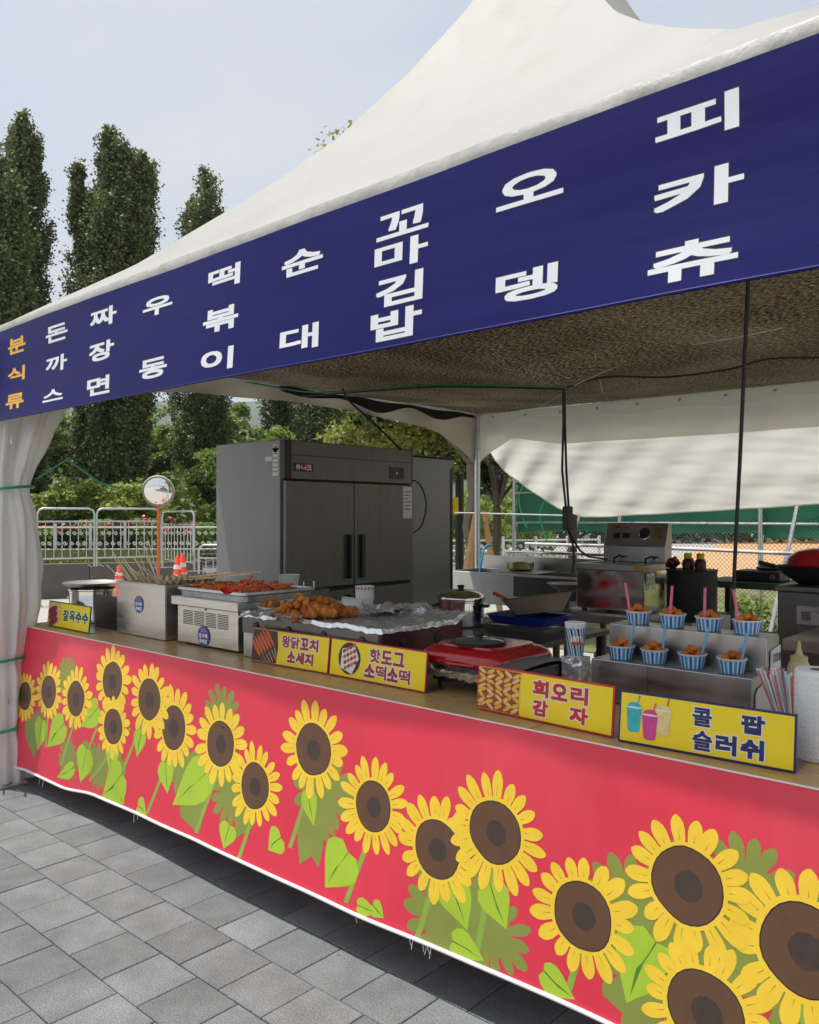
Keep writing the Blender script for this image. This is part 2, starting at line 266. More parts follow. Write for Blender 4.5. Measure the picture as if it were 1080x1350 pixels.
# ------------------------------------------------------------------ mesh building
BASE = {}
def uniq_name(n): return n
class MB:
    def __init__(s): s.v = []; s.f = []; s.m = []; s.mi = 0
    def add(s, vs, fs):
        o = len(s.v); s.v += [tuple(p) for p in vs]
        for f in fs: s.f.append(tuple(i+o for i in f)); s.m.append(s.mi)
        return s
    def box(s, x0, x1, y0, y1, z0, z1):
        return s.add([(x0,y0,z0),(x1,y0,z0),(x1,y1,z0),(x0,y1,z0),(x0,y0,z1),(x1,y0,z1),(x1,y1,z1),(x0,y1,z1)],
                     [(0,3,2,1),(4,5,6,7),(0,1,5,4),(1,2,6,5),(2,3,7,6),(3,0,4,7)])
    def obox(s, c, sx, sy, sz, rz=0.0, rx=0.0, ry=0.0):
        M = Matrix.Translation(c) @ Matrix.Rotation(rz,4,'Z') @ Matrix.Rotation(ry,4,'Y') @ Matrix.Rotation(rx,4,'X')
        P = [M @ Vector((a*sx/2, b*sy/2, c_*sz/2)) for c_ in (-1,1) for a,b in ((-1,-1),(1,-1),(1,1),(-1,1))]
        return s.add(P, [(0,3,2,1),(4,5,6,7),(0,1,5,4),(1,2,6,5),(2,3,7,6),(3,0,4,7)])
    def tube(s, pts, r, n=8, caps=True, taper=None):
        pts = [Vector(p) for p in pts]; rings = []; up = None
        for i, p in enumerate(pts):
            t = (pts[min(i+1,len(pts)-1)] - pts[max(i-1,0)]).normalized()
            if up is None: up = t.orthogonal().normalized()
            else:
                up = up - t*up.dot(t)
                up = up.normalized() if up.length > 1e-6 else t.orthogonal().normalized()
            w = t.cross(up); rr = r if taper is None else taper[i]
            rings.append([p + (up*math.cos(2*math.pi*k/n) + w*math.sin(2*math.pi*k/n))*rr for k in range(n)])
        vs = [q for ring in rings for q in ring]; fs = []
        for i in range(len(pts)-1):
            for k in range(n): fs.append((i*n+k, i*n+(k+1)%n, (i+1)*n+(k+1)%n, (i+1)*n+k))
        if caps: fs += [tuple(range(n-1,-1,-1)), tuple((len(pts)-1)*n+k for k in range(n))]
        return s.add(vs, fs)
    def lathe(s, prof, c, n=24, axis=None, closed=False):
        c = Vector(c); vs = []; fs = []
        Q = Matrix.Identity(3) if axis is None else Vector((0,0,1)).rotation_difference(Vector(axis)).to_matrix()
        for r, z in prof:
            for k in range(n):
                a = 2*math.pi*k/n; vs.append(c + Q @ Vector((r*math.cos(a), r*math.sin(a), z)))
        for i in range(len(prof)-1):
            for k in range(n): fs.append((i*n+k, i*n+(k+1)%n, (i+1)*n+(k+1)%n, (i+1)*n+k))
        if prof[0][0] > 1e-5: fs.append(tuple(range(n-1,-1,-1)))
        if prof[-1][0] > 1e-5: fs.append(tuple((len(prof)-1)*n+k for k in range(n)))
        return s.add(vs, fs)
    def poly(s, pts): return s.add(pts, [tuple(range(len(pts)))])
    def grid(s, fn, nu, nv):
        vs = [fn(i/nu, j/nv) for j in range(nv+1) for i in range(nu+1)]
        fs = [(j*(nu+1)+i, j*(nu+1)+i+1, (j+1)*(nu+1)+i+1, (j+1)*(nu+1)+i) for j in range(nv) for i in range(nu)]
        return s.add(vs, fs)
    def build(s, name, mat, parent=None, smooth=False, bev=0.0, base=None, thick=0.0, bevseg=2):
        if parent is not None: base = BASE[parent.name]
        elif base is None:
            a = np.array(s.v); base = Vector((float(a[:,0].mean()), float(a[:,1].mean()), float(a[:,2].min())))
        base = Vector(base)
        me = bpy.data.meshes.new(name); bx, by, bz = base
        me.from_pydata([(x-bx, y-by, z-bz) for x, y, z in s.v], [], s.f)
        mats = mat if isinstance(mat, (list, tuple)) else [mat]
        for q in mats: me.materials.append(MATS[q])
        if len(mats) > 1: me.polygons.foreach_set('material_index', s.m)
        if smooth:
            me.polygons.foreach_set('use_smooth', [True]*len(me.polygons))
            me.set_sharp_from_angle(angle=R(38 if smooth is True else smooth))
        me.update()
        o = bpy.data.objects.new(name, me); COL.objects.link(o)
        if parent is None: o.location = base
        else: o.parent = parent
        BASE[o.name] = base
        if thick:
            md = o.modifiers.new('thick', 'SOLIDIFY'); md.thickness = thick; md.offset = 0
        if bev:
            md = o.modifiers.new('bev', 'BEVEL'); md.width = bev; md.segments = bevseg; md.limit_method = 'ANGLE'; md.angle_limit = R(40)
            md.harden_normals = False
        return o
def tag(o, label=None, cat=None, group=None, kind=None):
    if label: o['label'] = label
    if cat: o['category'] = cat
    if group: o['group'] = group
    if kind: o['kind'] = kind
    return o
def thing(name, label, cat, base, group=None):
    o = bpy.data.objects.new(name, None); COL.objects.link(o); o.location = base; o.empty_display_size = 0.1
    BASE[o.name] = Vector(base); return tag(o, label, cat, group)
def dup_tree(o, parent=None, loc=None, rotz=None):
    c = o.copy(); COL.objects.link(c); c.parent = parent
    if loc is not None: c.location = loc
    if rotz is not None: c.rotation_euler = (0, 0, rotz)
    BASE[c.name] = Vector(c.location)
    for ch in list(o.children): dup_tree(ch, c)
    return c
def np_mesh(name, verts, faces_n, nper, mat, parent=None, base=(0,0,0)):
    """fast mesh from an (N*nper) vertex array, each face nper consecutive vertices"""
    if parent is not None: base = BASE[parent.name]
    me = bpy.data.meshes.new(name); verts = np.asarray(verts, dtype=np.float32) - np.array(base, dtype=np.float32)
    nv = len(verts); me.vertices.add(nv); me.vertices.foreach_set('co', verts.ravel())
    me.loops.add(nv); me.loops.foreach_set('vertex_index', np.arange(nv, dtype=np.int32))
    me.polygons.add(nv//nper); me.polygons.foreach_set('loop_start', np.arange(0, nv, nper, dtype=np.int32))
    me.update(calc_edges=True); me.validate(); me.materials.append(MATS[mat])
    o = bpy.data.objects.new(name, me); COL.objects.link(o)
    if parent is None: o.location = base
    else: o.parent = parent
    BASE[o.name] = Vector(base); return o
def leaf_quads(centers, size, aspect=0.75, up=0.35, jit=0.35):
    """diamond leaves with random facing, biased to face up; returns (N*4,3)"""
    n = len(centers); c = np.asarray(centers)
    nrm = rng.normal(size=(n,3)); nrm[:,2] = np.abs(nrm[:,2]) + up; nrm /= np.linalg.norm(nrm, axis=1)[:,None]
    a = rng.normal(size=(n,3)); a -= nrm*(a*nrm).sum(1)[:,None]; a /= np.linalg.norm(a, axis=1)[:,None]
    b = np.cross(nrm, a); sz = size*(1 + jit*rng.uniform(-1, 1, n))[:,None]
    droop = nrm*sz*0.12
    v = np.stack([c - a*sz*0.5, c + b*sz*0.5*aspect + droop, c + a*sz*0.55, c - b*sz*0.5*aspect + droop], axis=1)
    return v.reshape(-1, 3)
def ico(sub):
    bm = bmesh.new(); bmesh.ops.create_icosphere(bm, subdivisions=sub, radius=1.0)
    vs = [v.co.copy() for v in bm.verts]; fs = [tuple(v.index for v in f.verts) for f in bm.faces]; bm.free(); return vs, fs
ICO1, ICO2 = ico(2), ico(3)

# ------------------------------------------------------------------ lettering: glyph outlines from the built-in font, thickened
GLY = {}
def load_glyphs(chars):
    obs = []
    for ch in sorted(set(chars)):
        cu = bpy.data.curves.new('g', 'FONT'); cu.body = ch; cu.resolution_u = 3
        o = bpy.data.objects.new('g', cu); COL.objects.link(o); obs.append((ch, o, cu))
    bpy.context.view_layer.update(); dg = bpy.context.evaluated_depsgraph_get()
    for ch, o, cu in obs:
        me = bpy.data.meshes.new_from_object(o.evaluated_get(dg))
        bm = bmesh.new(); bm.from_mesh(me); bmesh.ops.triangulate(bm, faces=bm.faces[:])
        for _ in range(3):
            le = [e for e in bm.edges if e.calc_length() > 0.16]
            if not le: break
            bmesh.ops.subdivide_edges(bm, edges=le, cuts=1); bmesh.ops.triangulate(bm, faces=bm.faces[:])
        bm.to_mesh(me); bm.free()
        vs = np.array([v.co[:2] for v in me.vertices]); fs = [tuple(p.vertices) for p in me.polygons]
        if len(vs):
            lo = vs.min(0); hi = vs.max(0); GLY[ch] = ((vs-lo)/(hi-lo), fs)
        bpy.data.meshes.remove(me)
    for ch, o, cu in obs: bpy.data.objects.remove(o); bpy.data.curves.remove(cu)
def letter(ch, fn, u0, u1, v0, v1, bold, mat, parent, off, outline=0.0, omat=None, name='letter', n=8, vbold=None):
    """fn(u, v, off) -> world point on the carrier surface; (u0..u1, v0..v1) letter box in metres; bold = stroke growth in metres"""
    vs, fs = GLY[ch]
    def layer(gx, gy, o0, mb, k):
        dirs = [(0,0),(1,1),(-1,1),(-1,-1),(1,-1),(1,0),(0,1),(-1,0),(0,-1)]
        for i, (dx, dy) in enumerate(dirs):
            mb.add([fn(u0+bx_+(u1-u0-2*bx_)*p[0]+dx*gx, v0+by_+(v1-v0-2*by_)*p[1]+dy*gy, o0+i*0.000012) for p in vs], fs)
    bx_, by_ = bold, (vbold if vbold is not None else bold)
    mb = MB(); layer(bx_, by_, off, mb, n); o = mb.build(name, mat, parent)
    if outline:
        mo = MB(); layer(bx_+outline, by_+outline, off-0.0002, mo, n); mo.build('letter_outline', omat, o)
    return o
load_glyphs('분식류돈까스짜장면우동떡볶이순대꼬마김밥오뎅피카츄찰옥수왕닭치소세지핫도그회리감자콜팝슬러쉬유니크뜨거워요주의조심00O@8')

# ================================================================== THE SETTING
def sheet(name, pts, mat, z=None):
    mb = MB(); mb.poly(pts); o = mb.build(name, mat, base=(0,0,0)); return tag(o, kind='structure')
sheet('ground', [(-2400,-2400,-0.014),(2400,-2400,-0.014),(2400,2400,-0.014),(-2400,2400,-0.014)], 'concrete_ground')
PW = 0.2365
pave = tag(MB().poly([(-8.6,-1.2,-0.008),(1.2,-1.2,-0.008),(1.2,8.2,-0.008),(-8.6,8.2,-0.008)]).build('pavement', 'joint_sand', base=(0,0,0)), kind='structure')
pmsh = None
def paver_at(x, y):
    global pmsh
    dz = random.uniform(-0.0012, 0.0012)
    if pmsh is None:
        w = PW/2 - 0.0022; mb = MB(); mb.box(-w, w, -w, w, -0.03, 0.0)
        o = mb.build('paver', 'paver_granite', base=(0,0,0)); o.location = (0,0,0)
        bm = bmesh.new(); bm.from_mesh(o.data); bmesh.ops.bevel(bm, geom=[e for e in bm.edges if all(v.co.z > -0.01 for v in e.verts)], offset=0.0025, segments=1, affect='EDGES'); bm.to_mesh(o.data); bm.free()
        pmsh = o.data
    else:
        o = bpy.data.objects.new('paver', pmsh); COL.objects.link(o)
    o.parent = pave; o.location = (x, y, dz); o.rotation_euler = (random.uniform(-.002,.002), random.uniform(-.002,.002), random.uniform(-.003,.003))
y0 = 1.648
cand = []
for j in range(-5, 4):
    yc = y0 + (j+0.5)*PW
    xo = -2.84 if j % 2 == 0 else -2.485-PW*0
    for i in range(-26, 14):
        xc = xo + (i+0.5)*PW
        if -7.2 < xc < 0.6: cand.append((xc, yc))
def _vis(c):
    dd = c[0]*DV[0]+c[1]*DV[1]; return abs((c[0]*RV[0]+c[1]*RV[1])/max(dd,.1)) - 0.0*dd
cand.sort(key=lambda c: (abs(_vis(c)) > 0.75, math.hypot(c[0]+3.0, (c[1]-1.6)*1.2)))
near = cand[:296]
for c in near: paver_at(*c)
rest = MB(); nearset = set(near); w = PW/2-0.0022
for j in range(-9, 26):
    yc = y0+(j+0.5)*PW; xo = -2.84 if j % 2 == 0 else -2.485
    for i in range(-26, 16):
        c = (xo+(i+0.5)*PW, yc)
        if c in nearset or not (-8.4 < c[0] < 1.0 and -1.0 < yc < 8.0): continue
        z = random.uniform(-.0012,.0012); x, y = c
        rest.box(x-w, x+w, y-w, y+w, -0.02, z)
o = rest.build('paver_field', 'paver_granite', pave); o['kind'] = 'stuff'

# terrace behind a low dark granite wall, lawn, court, road, hills
def wallpt(px, dep): u = (px-CX)/FPX; return Vector((dep*(DV[0]+u*RV[0]), dep*(DV[1]+u*RV[1]), 0))
wa, wb = wallpt(-500, 14.0), wallpt(262, 17.2)
out = (wallpt(100, 60)-wallpt(100, 15)).normalized()
TZ = 0.66
wd = (wb-wa).normalized()
mb = MB()
p = [wa, wb, wb+out*60, wa+out*60-wd*30]
mb.poly([(q.x, q.y, TZ) for q in p]); tag(mb.build('terrace_lawn', 'soil_grass', base=(0,0,0)), kind='structure')
nb = 9
wall = thing('planter_wall', 'low dark granite planter wall with grass strip on top', 'wall', wa)
for i in range(nb):
    a = wa.lerp(wb, i/nb) + wd*0.004; c = wa.lerp(wb, (i+1)/nb) - wd*0.004; md = (a+c)/2
    MB().obox((md.x, md.y, TZ/2-0.004), (c-a).length, 0.22, TZ+0.03, math.atan2(wd.y, wd.x)).build('stone_slab', 'granite_wall', wall, bev=0.01)
# return of the wall at the road end
nrm = Vector((-wd.y, wd.x, 0)); nrm = nrm if nrm.dot(out) > 0 else -nrm
for i in range(10):
    a = wb + out*(0.14+i*2.0); c = a + out*1.99; md = (a+c)/2
    MB().obox((md.x, md.y, TZ/2-0.006), 1.99, 0.2, TZ+0.02, math.atan2(out.y, out.x)).build('stone_slab', 'granite_wall', wall, bev=0.01)
sheet('road', [tuple(wb+out*2.5+wd*0.2-Vector((0,0,0.008))), tuple(wb+out*9+wd*0.2-Vector((0,0,0.008))), tuple(wb+out*9+wd*40-Vector((0,0,0.008))), tuple(wb+out*2.5+wd*40-Vector((0,0,0.008)))], 'asphalt')
# fence line behind the tent
FY = 10.6
sheet('lawn_strip', [(-7.2, FY-1.9, -0.004), (30, FY-1.9, -0.004), (30, 21.5, -0.004), (-9.5, 21.5, -0.004)], 'soil_grass')
sheet('sand_court', [(-11, 21.5, -0.005), (60, 21.5, -0.005), (60, 60, -0.005), (-22, 60, -0.005)], 'sand_court')
# distant hills
def hill(name, px0, px1, dep, top, seed):
    mb = MB(); a = wallpt(px0, dep); b2 = wallpt(px1, dep); fwd = (wallpt(540, 10)).normalized()
    def fn(u, v):
        q = a.lerp(b2, u) + fwd*(v-0.5)*dep*0.5
        h = top*(0.64+0.36*noise.noise(Vector((u*5, v*2, seed)))+0.16*noise.noise(Vector((u*17, v*7, seed))))*math.sin(math.pi*min(1,max(0,v)))**0.8*math.sin(math.pi*min(max(u,0.0),1))**0.35
        return (q.x, q.y, h-3)
    mb.grid(fn, 60, 14); tag(mb.build(name, 'hill_green', smooth=180, base=(0,0,0)), kind='structure')
hill('hills', -900, 1400, 1450, 320, 3.1)

# ================================================================== THE TENT
TX0, TX1, TY0, TY1 = -5.17, -0.37, 2.0, 6.8
TCX, TCY = (TX0+TX1)/2, (TY0+TY1)/2; EZ = 2.745
PROF = [(0,2.745),(0.12,2.94),(0.25,3.14),(0.40,3.45),(0.5,3.66),(0.62,3.95),(0.75,4.36),(0.85,4.74),(0.94,5.15),(1,5.42)]
def prof(t):
    for (a, za), (b2, zb) in zip(PROF, PROF[1:]):
        if t <= b2: return za + (zb-za)*(t-a)/(b2-a)
    return PROF[-1][1]
tent = thing('canopy_tent', 'large white peaked canopy tent over the food stall', 'tent', (TCX, TCY, 0))
mb = MB(); NR, NS = 44, 26
ring = []
for s_ in range(4):
    for k in range(NS):
        f = -1+2*k/NS
        ring.append([(f,-1),(1,f),(-f,1),(-1,-f)][s_])
vs = []; fs = []; n = len(ring)
for i in range(NR):
    t_ = i/(NR-1); q = 1-t_*0.985
    for (a, b2) in ring:
        x = TCX+a*q*2.4; y = TCY+b2*q*2.4
        e = min(abs(a), abs(b2))                    # 0 at a face's middle, 1 on a ridge
        z = prof(t_) - (1-e*e)*0.085*math.sin(math.pi*min(1,t_*1.05)) + 0.010*noise.noise(Vector((x*1.3, y*1.3, 2)))
        vs.append((x, y, z))
for i in range(NR-1):
    for k in range(n): fs.append((i*n+k, i*n+(k+1)%n, (i+1)*n+(k+1)%n, (i+1)*n+k))
mb.add(vs, fs); mb.build('roof', 'roof_vinyl', tent, smooth=60)
MB().lathe([(0.04,5.3),(0.05,5.40),(0.06,5.47),(0.03,5.56),(0.005,5.60)], (TCX,TCY,0), 16).build('finial', 'white_paint', tent, smooth=True)
# rolled hem along the eave: one strip per side
def hem(x0, y0_, x1, y1_, nx, ny):
    def fn(u, v):
        x = x0+(x1-x0)*u; y = y0_+(y1_-y0_)*u
        wv = 0.003*noise.noise(Vector((x*3, y*3, 1)))+0.0022*noise.noise(Vector((x*20,y*20,5+v*2)))
        o_ = [0.0, 0.014, 0.020, 0.021, 0.019, 0.004, 0.002][round(v*6)]; dz = [0.0, -0.004, -0.020, -0.040, -0.058, -0.064, -0.36 if ny == -1 else -0.07][round(v*6)]  # front strip lengthened unseen behind the banner, added to stop sun through the gap
        return (x+nx*(o_+wv), y+ny*(o_+wv), EZ+0.003+dz+wv*0.6)
    MB().grid(fn, 150, 6).build('eave_hem', 'hem_vinyl', tent, smooth=50)
hem(TX0-.01, TY0, TX1+.01, TY0, 0, -1); hem(TX0, TY1, TX0, TY0-.01, -1, 0); hem(TX1, TY0-.01, TX1, TY1, 1, 0); hem(TX1, TY1, TX0, TY1, 0, 1)
# frame
for (x, y) in ((TX0+.04, TY0+.06), (TX0+.04, TY1-.06), (TX1-.04, TY1-.06), (TX1-.04, TY0+.06)):
    pl = MB().tube([(x,y,0.0),(x,y,EZ-.06)], 0.03, 14, True).build('pole', 'galv', tent, smooth=True)
    MB().box(x-.09, x+.09, y-.09, y+.09, 0.0, 0.012).build('foot_plate', 'galv', pl, bev=.002)
for a, b2 in (((TX0+.04,TY0+.06),(TX0+.04,TY1-.06)),((TX0+.04,TY1-.06),(TX1-.04,TY1-.06)),((TX1-.04,TY1-.06),(TX1-.04,TY0+.06)),((TX1-.04,TY0+.06),(TX0+.04,TY0+.06))):
    MB().tube([(*a,EZ-.075),(*b2,EZ-.075)], 0.024, 10).build('eave_beam', 'galv', tent, smooth=True)
# scalloped valances on the left, back and right sides
VP_ = [(0,2.10),(0.03,2.20),(0.07,2.33),(0.13,2.44),(0.25,2.51),(0.45,2.545),(0.6,2.545),(0.75,2.50),(0.88,2.43),(0.94,2.30),(0.975,2.20),(1,2.08)]
def vz(u):
    for (a, za), (b2, zb) in zip(VP_, VP_[1:]):
        if u <= b2: return za+(zb-za)*(u-a)/(b2-a)
    return VP_[-1][1]
VB_ = [(0,2.16),(.03,2.27),(.09,2.40),(.2,2.31),(.5,2.30),(.8,2.31),(1,2.20)]
def valance(fx, lab):
    def fn(u, v):
        x, y, nx, ny = fx(u); zl_ = vz(u) if lab != 'b' else float(np.interp(u, [q_[0] for q_ in VB_], [q_[1] for q_ in VB_])); z = EZ-.05+(zl_-EZ+.05)*v
        w_ = (0.018*math.sin(u*37)+0.02*noise.noise(Vector((u*9, v*2, 4))))*v
        return (x+nx*(.012+w_), y+ny*(.012+w_), z)
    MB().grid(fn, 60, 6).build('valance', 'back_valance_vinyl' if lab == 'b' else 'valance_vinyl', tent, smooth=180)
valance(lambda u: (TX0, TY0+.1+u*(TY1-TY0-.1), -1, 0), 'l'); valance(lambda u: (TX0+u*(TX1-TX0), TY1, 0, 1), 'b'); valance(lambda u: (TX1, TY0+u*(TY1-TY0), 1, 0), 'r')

# brown shade net slung under the roof
def net(u, v):
    x = TX0+.06+u*(TX1-TX0-.12); y = TY0+.1+v*(TY1-TY0-.18)
    sag = 0.17*math.sin(math.pi*u)**0.7*math.sin(math.pi*v)**0.7
    z = 2.665-sag + 0.022*noise.noise(Vector((x*1.7, y*1.7, 0)))+0.03*math.sin(x*2.2+y*1.1)*math.sin(math.pi*v)*math.sin(math.pi*u)
    for kx, ky, kd in ((-2.62,4.30,0.045),(-1.17,3.29,0.03),(-4.0,3.6,.03),(-1.4,5.4,.03)):
        z -= kd*math.exp(-((x-kx)**2+(y-ky)**2)/0.06)
    return (x, y, z)
o = MB().grid(net, 90, 90).build('shade_net', 'shade_net', smooth=180, base=(TCX,TCY,2.5))
tag(o, 'brown knitted shade net slung under the tent roof', 'net')
def fringe(u, v):
    y = 4.1+u*2.5; w_ = 0.03*math.sin(u*23)+0.02*noise.noise(Vector((u*14,0,3)))
    return (TX0+.10+.02*v, y, 2.640-(0.035+0.075*(0.5+0.5*math.sin(u*17+.6))*math.sin(math.pi*u)**.5)*v+w_*.2)
MB().grid(fringe, 70, 4).build('folded_edge', 'black_rubber', o, smooth=180)
def netz(x, y): return net((x-TX0-.06)/(TX1-TX0-.12), (y-TY0-.1)/(TY1-TY0-.18))[2]

# ropes and cables on the net
def rope(name, pts, r, mat, label, cat, sub=8, n=6):
    P = []
    pts = [Vector(p) for p in pts]
    for i in range(len(pts)-1):
        p0 = pts[max(i-1,0)]; p1 = pts[i]; p2 = pts[i+1]; p3 = pts[min(i+2,len(pts)-1)]
        for k in range(sub):
            t_ = k/sub
            P.append(0.5*((2*p1)+(p2-p0)*t_+(2*p0-5*p1+4*p2-p3)*t_*t_+(3*p1-p0-3*p2+p3)*t_**3))
    P.append(pts[-1]); o = MB().tube(P, r, n).build(name, mat, smooth=True)
    return tag(o, label, cat) if label else o
KN = Vector((-2.62, 4.30, netz(-2.62,4.30)-.01))
gA = D(322, 503, 6.35)
rope('rope', [gA, D(400,516,6.3), D(455,516,6.1), D(560,508,5.6), KN+Vector((0,0,-.005))], 0.006, 'rope_green', 'green nylon rope strung from the left eave to the net knot', 'rope')
rope('cable', [D(400,522,6.3), D(470,517,5.9), D(580,510,5.5), KN+Vector((.01,-.01,-.02))], 0.006, 'black_rubber', 'black cable running beside the green rope under the net', 'cable')
rope('cable', [KN+Vector((.02,0,-.01)), D(800,497,4.9), D(880,497,4.8), D(960,487,4.7), D(1030,472,4.6), D(1200,475,4.6)], 0.006, 'black_rubber', 'black cable sagging under the net to the right', 'cable')
rope('cord', [KN+Vector((.02,.02,-.01)), D(860,465,4.6), D(980,443,4.2), D(1200,395,3.9)], 0.003, 'rope_white', 'thin pale cord stretched under the net to the right', 'cord')
rope('cord', [D(785,470,4.5), D(794,517,5.6)], 0.003, 'rope_white', 'short pale cord end hanging below the net', 'cord')
rope('cord', [KN+Vector((0,.02,-.03)), D(706,540,7.6)], 0.0025, 'rope_white', 'thin pale cord from the net knot to the back eave', 'cord')
rope('cable', [D(452,513,6.15), D(460,528,6.1), D(490,555,6.0), D(524,588,6.0), D(530,592,6.02)], 0.008, 'black_rubber', 'black cable dropping from the eave onto the refrigerator', 'cable')

# long black cord hanging in front, over the display
c1 = Vector((-1.17, 3.29, netz(-1.17,3.29)))
rope('hanging_cord', [c1, V(982,470,3.32), V(976,600,3.36), V(969,740,3.42), V(965,850,3.45)], 0.0085, 'black_rubber', 'long black cord hanging down behind the rightmost upper snack cup', 'cord')
# power strip on its looped cable
ps = thing('power_strip', 'black power strip hanging on a looped black cable', 'power strip', KN)
for dx in (-.012, .012):
    pts = [KN+Vector((dx*.3,0,-.02)), D(744+dx*90,560,5.0), D(744+dx*230,620,5.02), D(748+dx*150,668,5.05)]
    MB().tube(pts, 0.0075, 6).build('cable', 'black_rubber', ps, smooth=True)
q = D(748.5, 683, 5.05)
MB().obox((q.x,q.y,q.z), .055, .04, .145, R(-12)).build('socket_block', 'black_plastic', ps, bev=.006)
rope_pts = [D(750,698,5.05), D(756,712,5.1), D(765,726,5.3), D(776,734,5.5), D(800,737,5.7)]
MB().tube(rope_pts, 0.007, 6).build('cable', 'black_rubber', ps, smooth=True)
MB().tube([D(749,698,5.05), D(756,720,5.1), D(757,740,5.1), D(755,757,5.1)], 0.007, 6).build('cable', 'black_rubber', ps, smooth=True)

# back curtain pulled outwards like an awning
ZB = [(-5.14,2.22),(-4.98,2.04),(-4.74,1.85),(-4.5,1.69),(-4.25,1.605),(-3.2,1.645),(-2,1.72),(-0.4,1.83)]
def zb(x):
    for (a, za), (b2, z2) in zip(ZB, ZB[1:]):
        if x <= b2: return za+(z2-za)*(x-a)/(b2-a)
    return ZB[-1][1]
def curt(u, v):
    x = -5.14+u*4.74; zt = 2.655; h = zt-zb(x); z = zt-h*v
    y = TY1-.02 + h*0.55*(v**1.25)
    dfold = (x+5.14)+(zt-z)*1.3
    w_ = 0.045*math.exp(-dfold*0.55)*math.sin(dfold*13)*v + 0.04*noise.noise(Vector((x*0.9+z*0.9, z*3.2, 1)))*v + 0.014*noise.noise(Vector((x*1.1+z*2.5, z*7, 7)))*v + 0.005*noise.noise(Vector((x*3+z*6, z*18, 3)))*min(1,v*3)
    return (x, y+w_, z-0.25*w_)
cu = MB().grid(curt, 220, 60).build('tent_curtain', 'curtain_vinyl', smooth=180, base=(TCX,TY1,1.6))
tag(cu, 'white back curtain of the tent pulled outwards like an awning', 'curtain')
mbh = MB().tube([curt(i/120, 1.0) for i in range(121)], 0.006, 6).build('hem', 'curtain_vinyl', cu, smooth=True)
for i in range(12):
    p_ = Vector(curt((i+.45)/12, 0.045)); MB().lathe([(0.012,0),(0.016,.004),(.008,.006)], p_+Vector((0,-.012,0)), 12, axis=(0,-1,0)).build('eyelet', 'galv', cu, smooth=True)

# left corner curtain gathered into a column and tied with green rope
colc = Vector((-5.20, 2.08, 0))
tcol = thing('gathered_curtain', 'white corner curtain gathered into a column and tied with green rope', 'curtain', colc)
CP = [(0.02,0.165),(0.10,0.175),(0.28,0.140),(0.335,0.125),(0.40,0.14),(0.55,0.15),(0.68,0.145),(0.74,0.125),(0.80,0.15),(1.05,0.19),(1.35,0.195),(1.62,0.18),(1.76,0.145),(1.80,0.14),(1.86,0.16),(2.05,0.20),(2.25,0.25),(2.5,0.31),(2.66,0.34)]
def cr(z):
    for (a, ra), (b2, rb) in zip(CP, CP[1:]):
        if z <= b2: return ra+(rb-ra)*(z-a)/(b2-a)
    return CP[-1][1]
def colfn(u, v):
    a = u*2*math.pi; z = 0.02+v*2.64
    r_ = cr(z); tie = min(1, min(abs(z-1.78), abs(z-.75), abs(z-.33))*4)
    fold = 0.13*math.sin(a*9+1.2*math.sin(z*1.7)+0.5*math.sin(a*2))+0.07*math.sin(a*17+z*2.3)+0.11*noise.noise(Vector((math.cos(a)*1.6, math.sin(a)*1.6, z*1.6)))
    r_ *= 1+fold*(0.55+0.45*tie)
    r_ += 0.012*noise.noise(Vector((math.cos(a)*3, math.sin(a)*3, z*7)))
    top = max(0, (z-1.85)/0.8)                     # above the top tie it fans out along the left eave
    ox = 0.04*top; oy = 0.14*top**1.1
    sx, sy = 1-0.55*top, 1+0.15*top
    r_ *= 0.9
    return (colc.x+ox+math.cos(a)*r_*sx, colc.y+oy+math.sin(a)*r_*sy, z)
MB().grid(colfn, 140, 90).build('cloth', 'column_vinyl', tcol, smooth=180)
for zt in (1.78, 0.75, 0.33):
    pts = []
    for k in range(29):
        a = k/28*2*math.pi; pts.append((colc.x+math.cos(a)*(cr(zt)*1.06+.008), colc.y+math.sin(a)*(cr(zt)*1.06+.008), zt+0.02*math.sin(a+.6)))
    tie = MB().tube(pts, 0.009, 6).build('tie_rope', 'rope_green', tcol, smooth=True)
    for s_ in (-1, 1):
        a = R(-60); x0 = colc.x+math.cos(a)*(cr(zt)+.03); yy0 = colc.y+math.sin(a)*(cr(zt)+.03)
        MB().tube([(x0,yy0,zt),(x0+.03*s_,yy0-.02,zt-.05),(x0+.02*s_+.02,yy0-.03,zt-.14-.06*s_),(x0+.05*s_,yy0-.02,zt-.3)] if zt > 1 else [(x0,yy0,zt),(x0+.05*s_,yy0-.03,zt+.03),(x0+.09*s_,yy0-.03,zt-.03)], 0.006, 5).build('rope_end', 'rope_green', tie, smooth=True)
e0 = Vector((colc.x+.1, colc.y+.15, 1.85))
MB().tube([e0, e0+Vector((.1,.14,.12)), e0+Vector((.2,.3,-.02)), e0+Vector((.3,.38,-.06))], 0.007, 5).build('rope_end', 'rope_green', tcol, smooth=True)

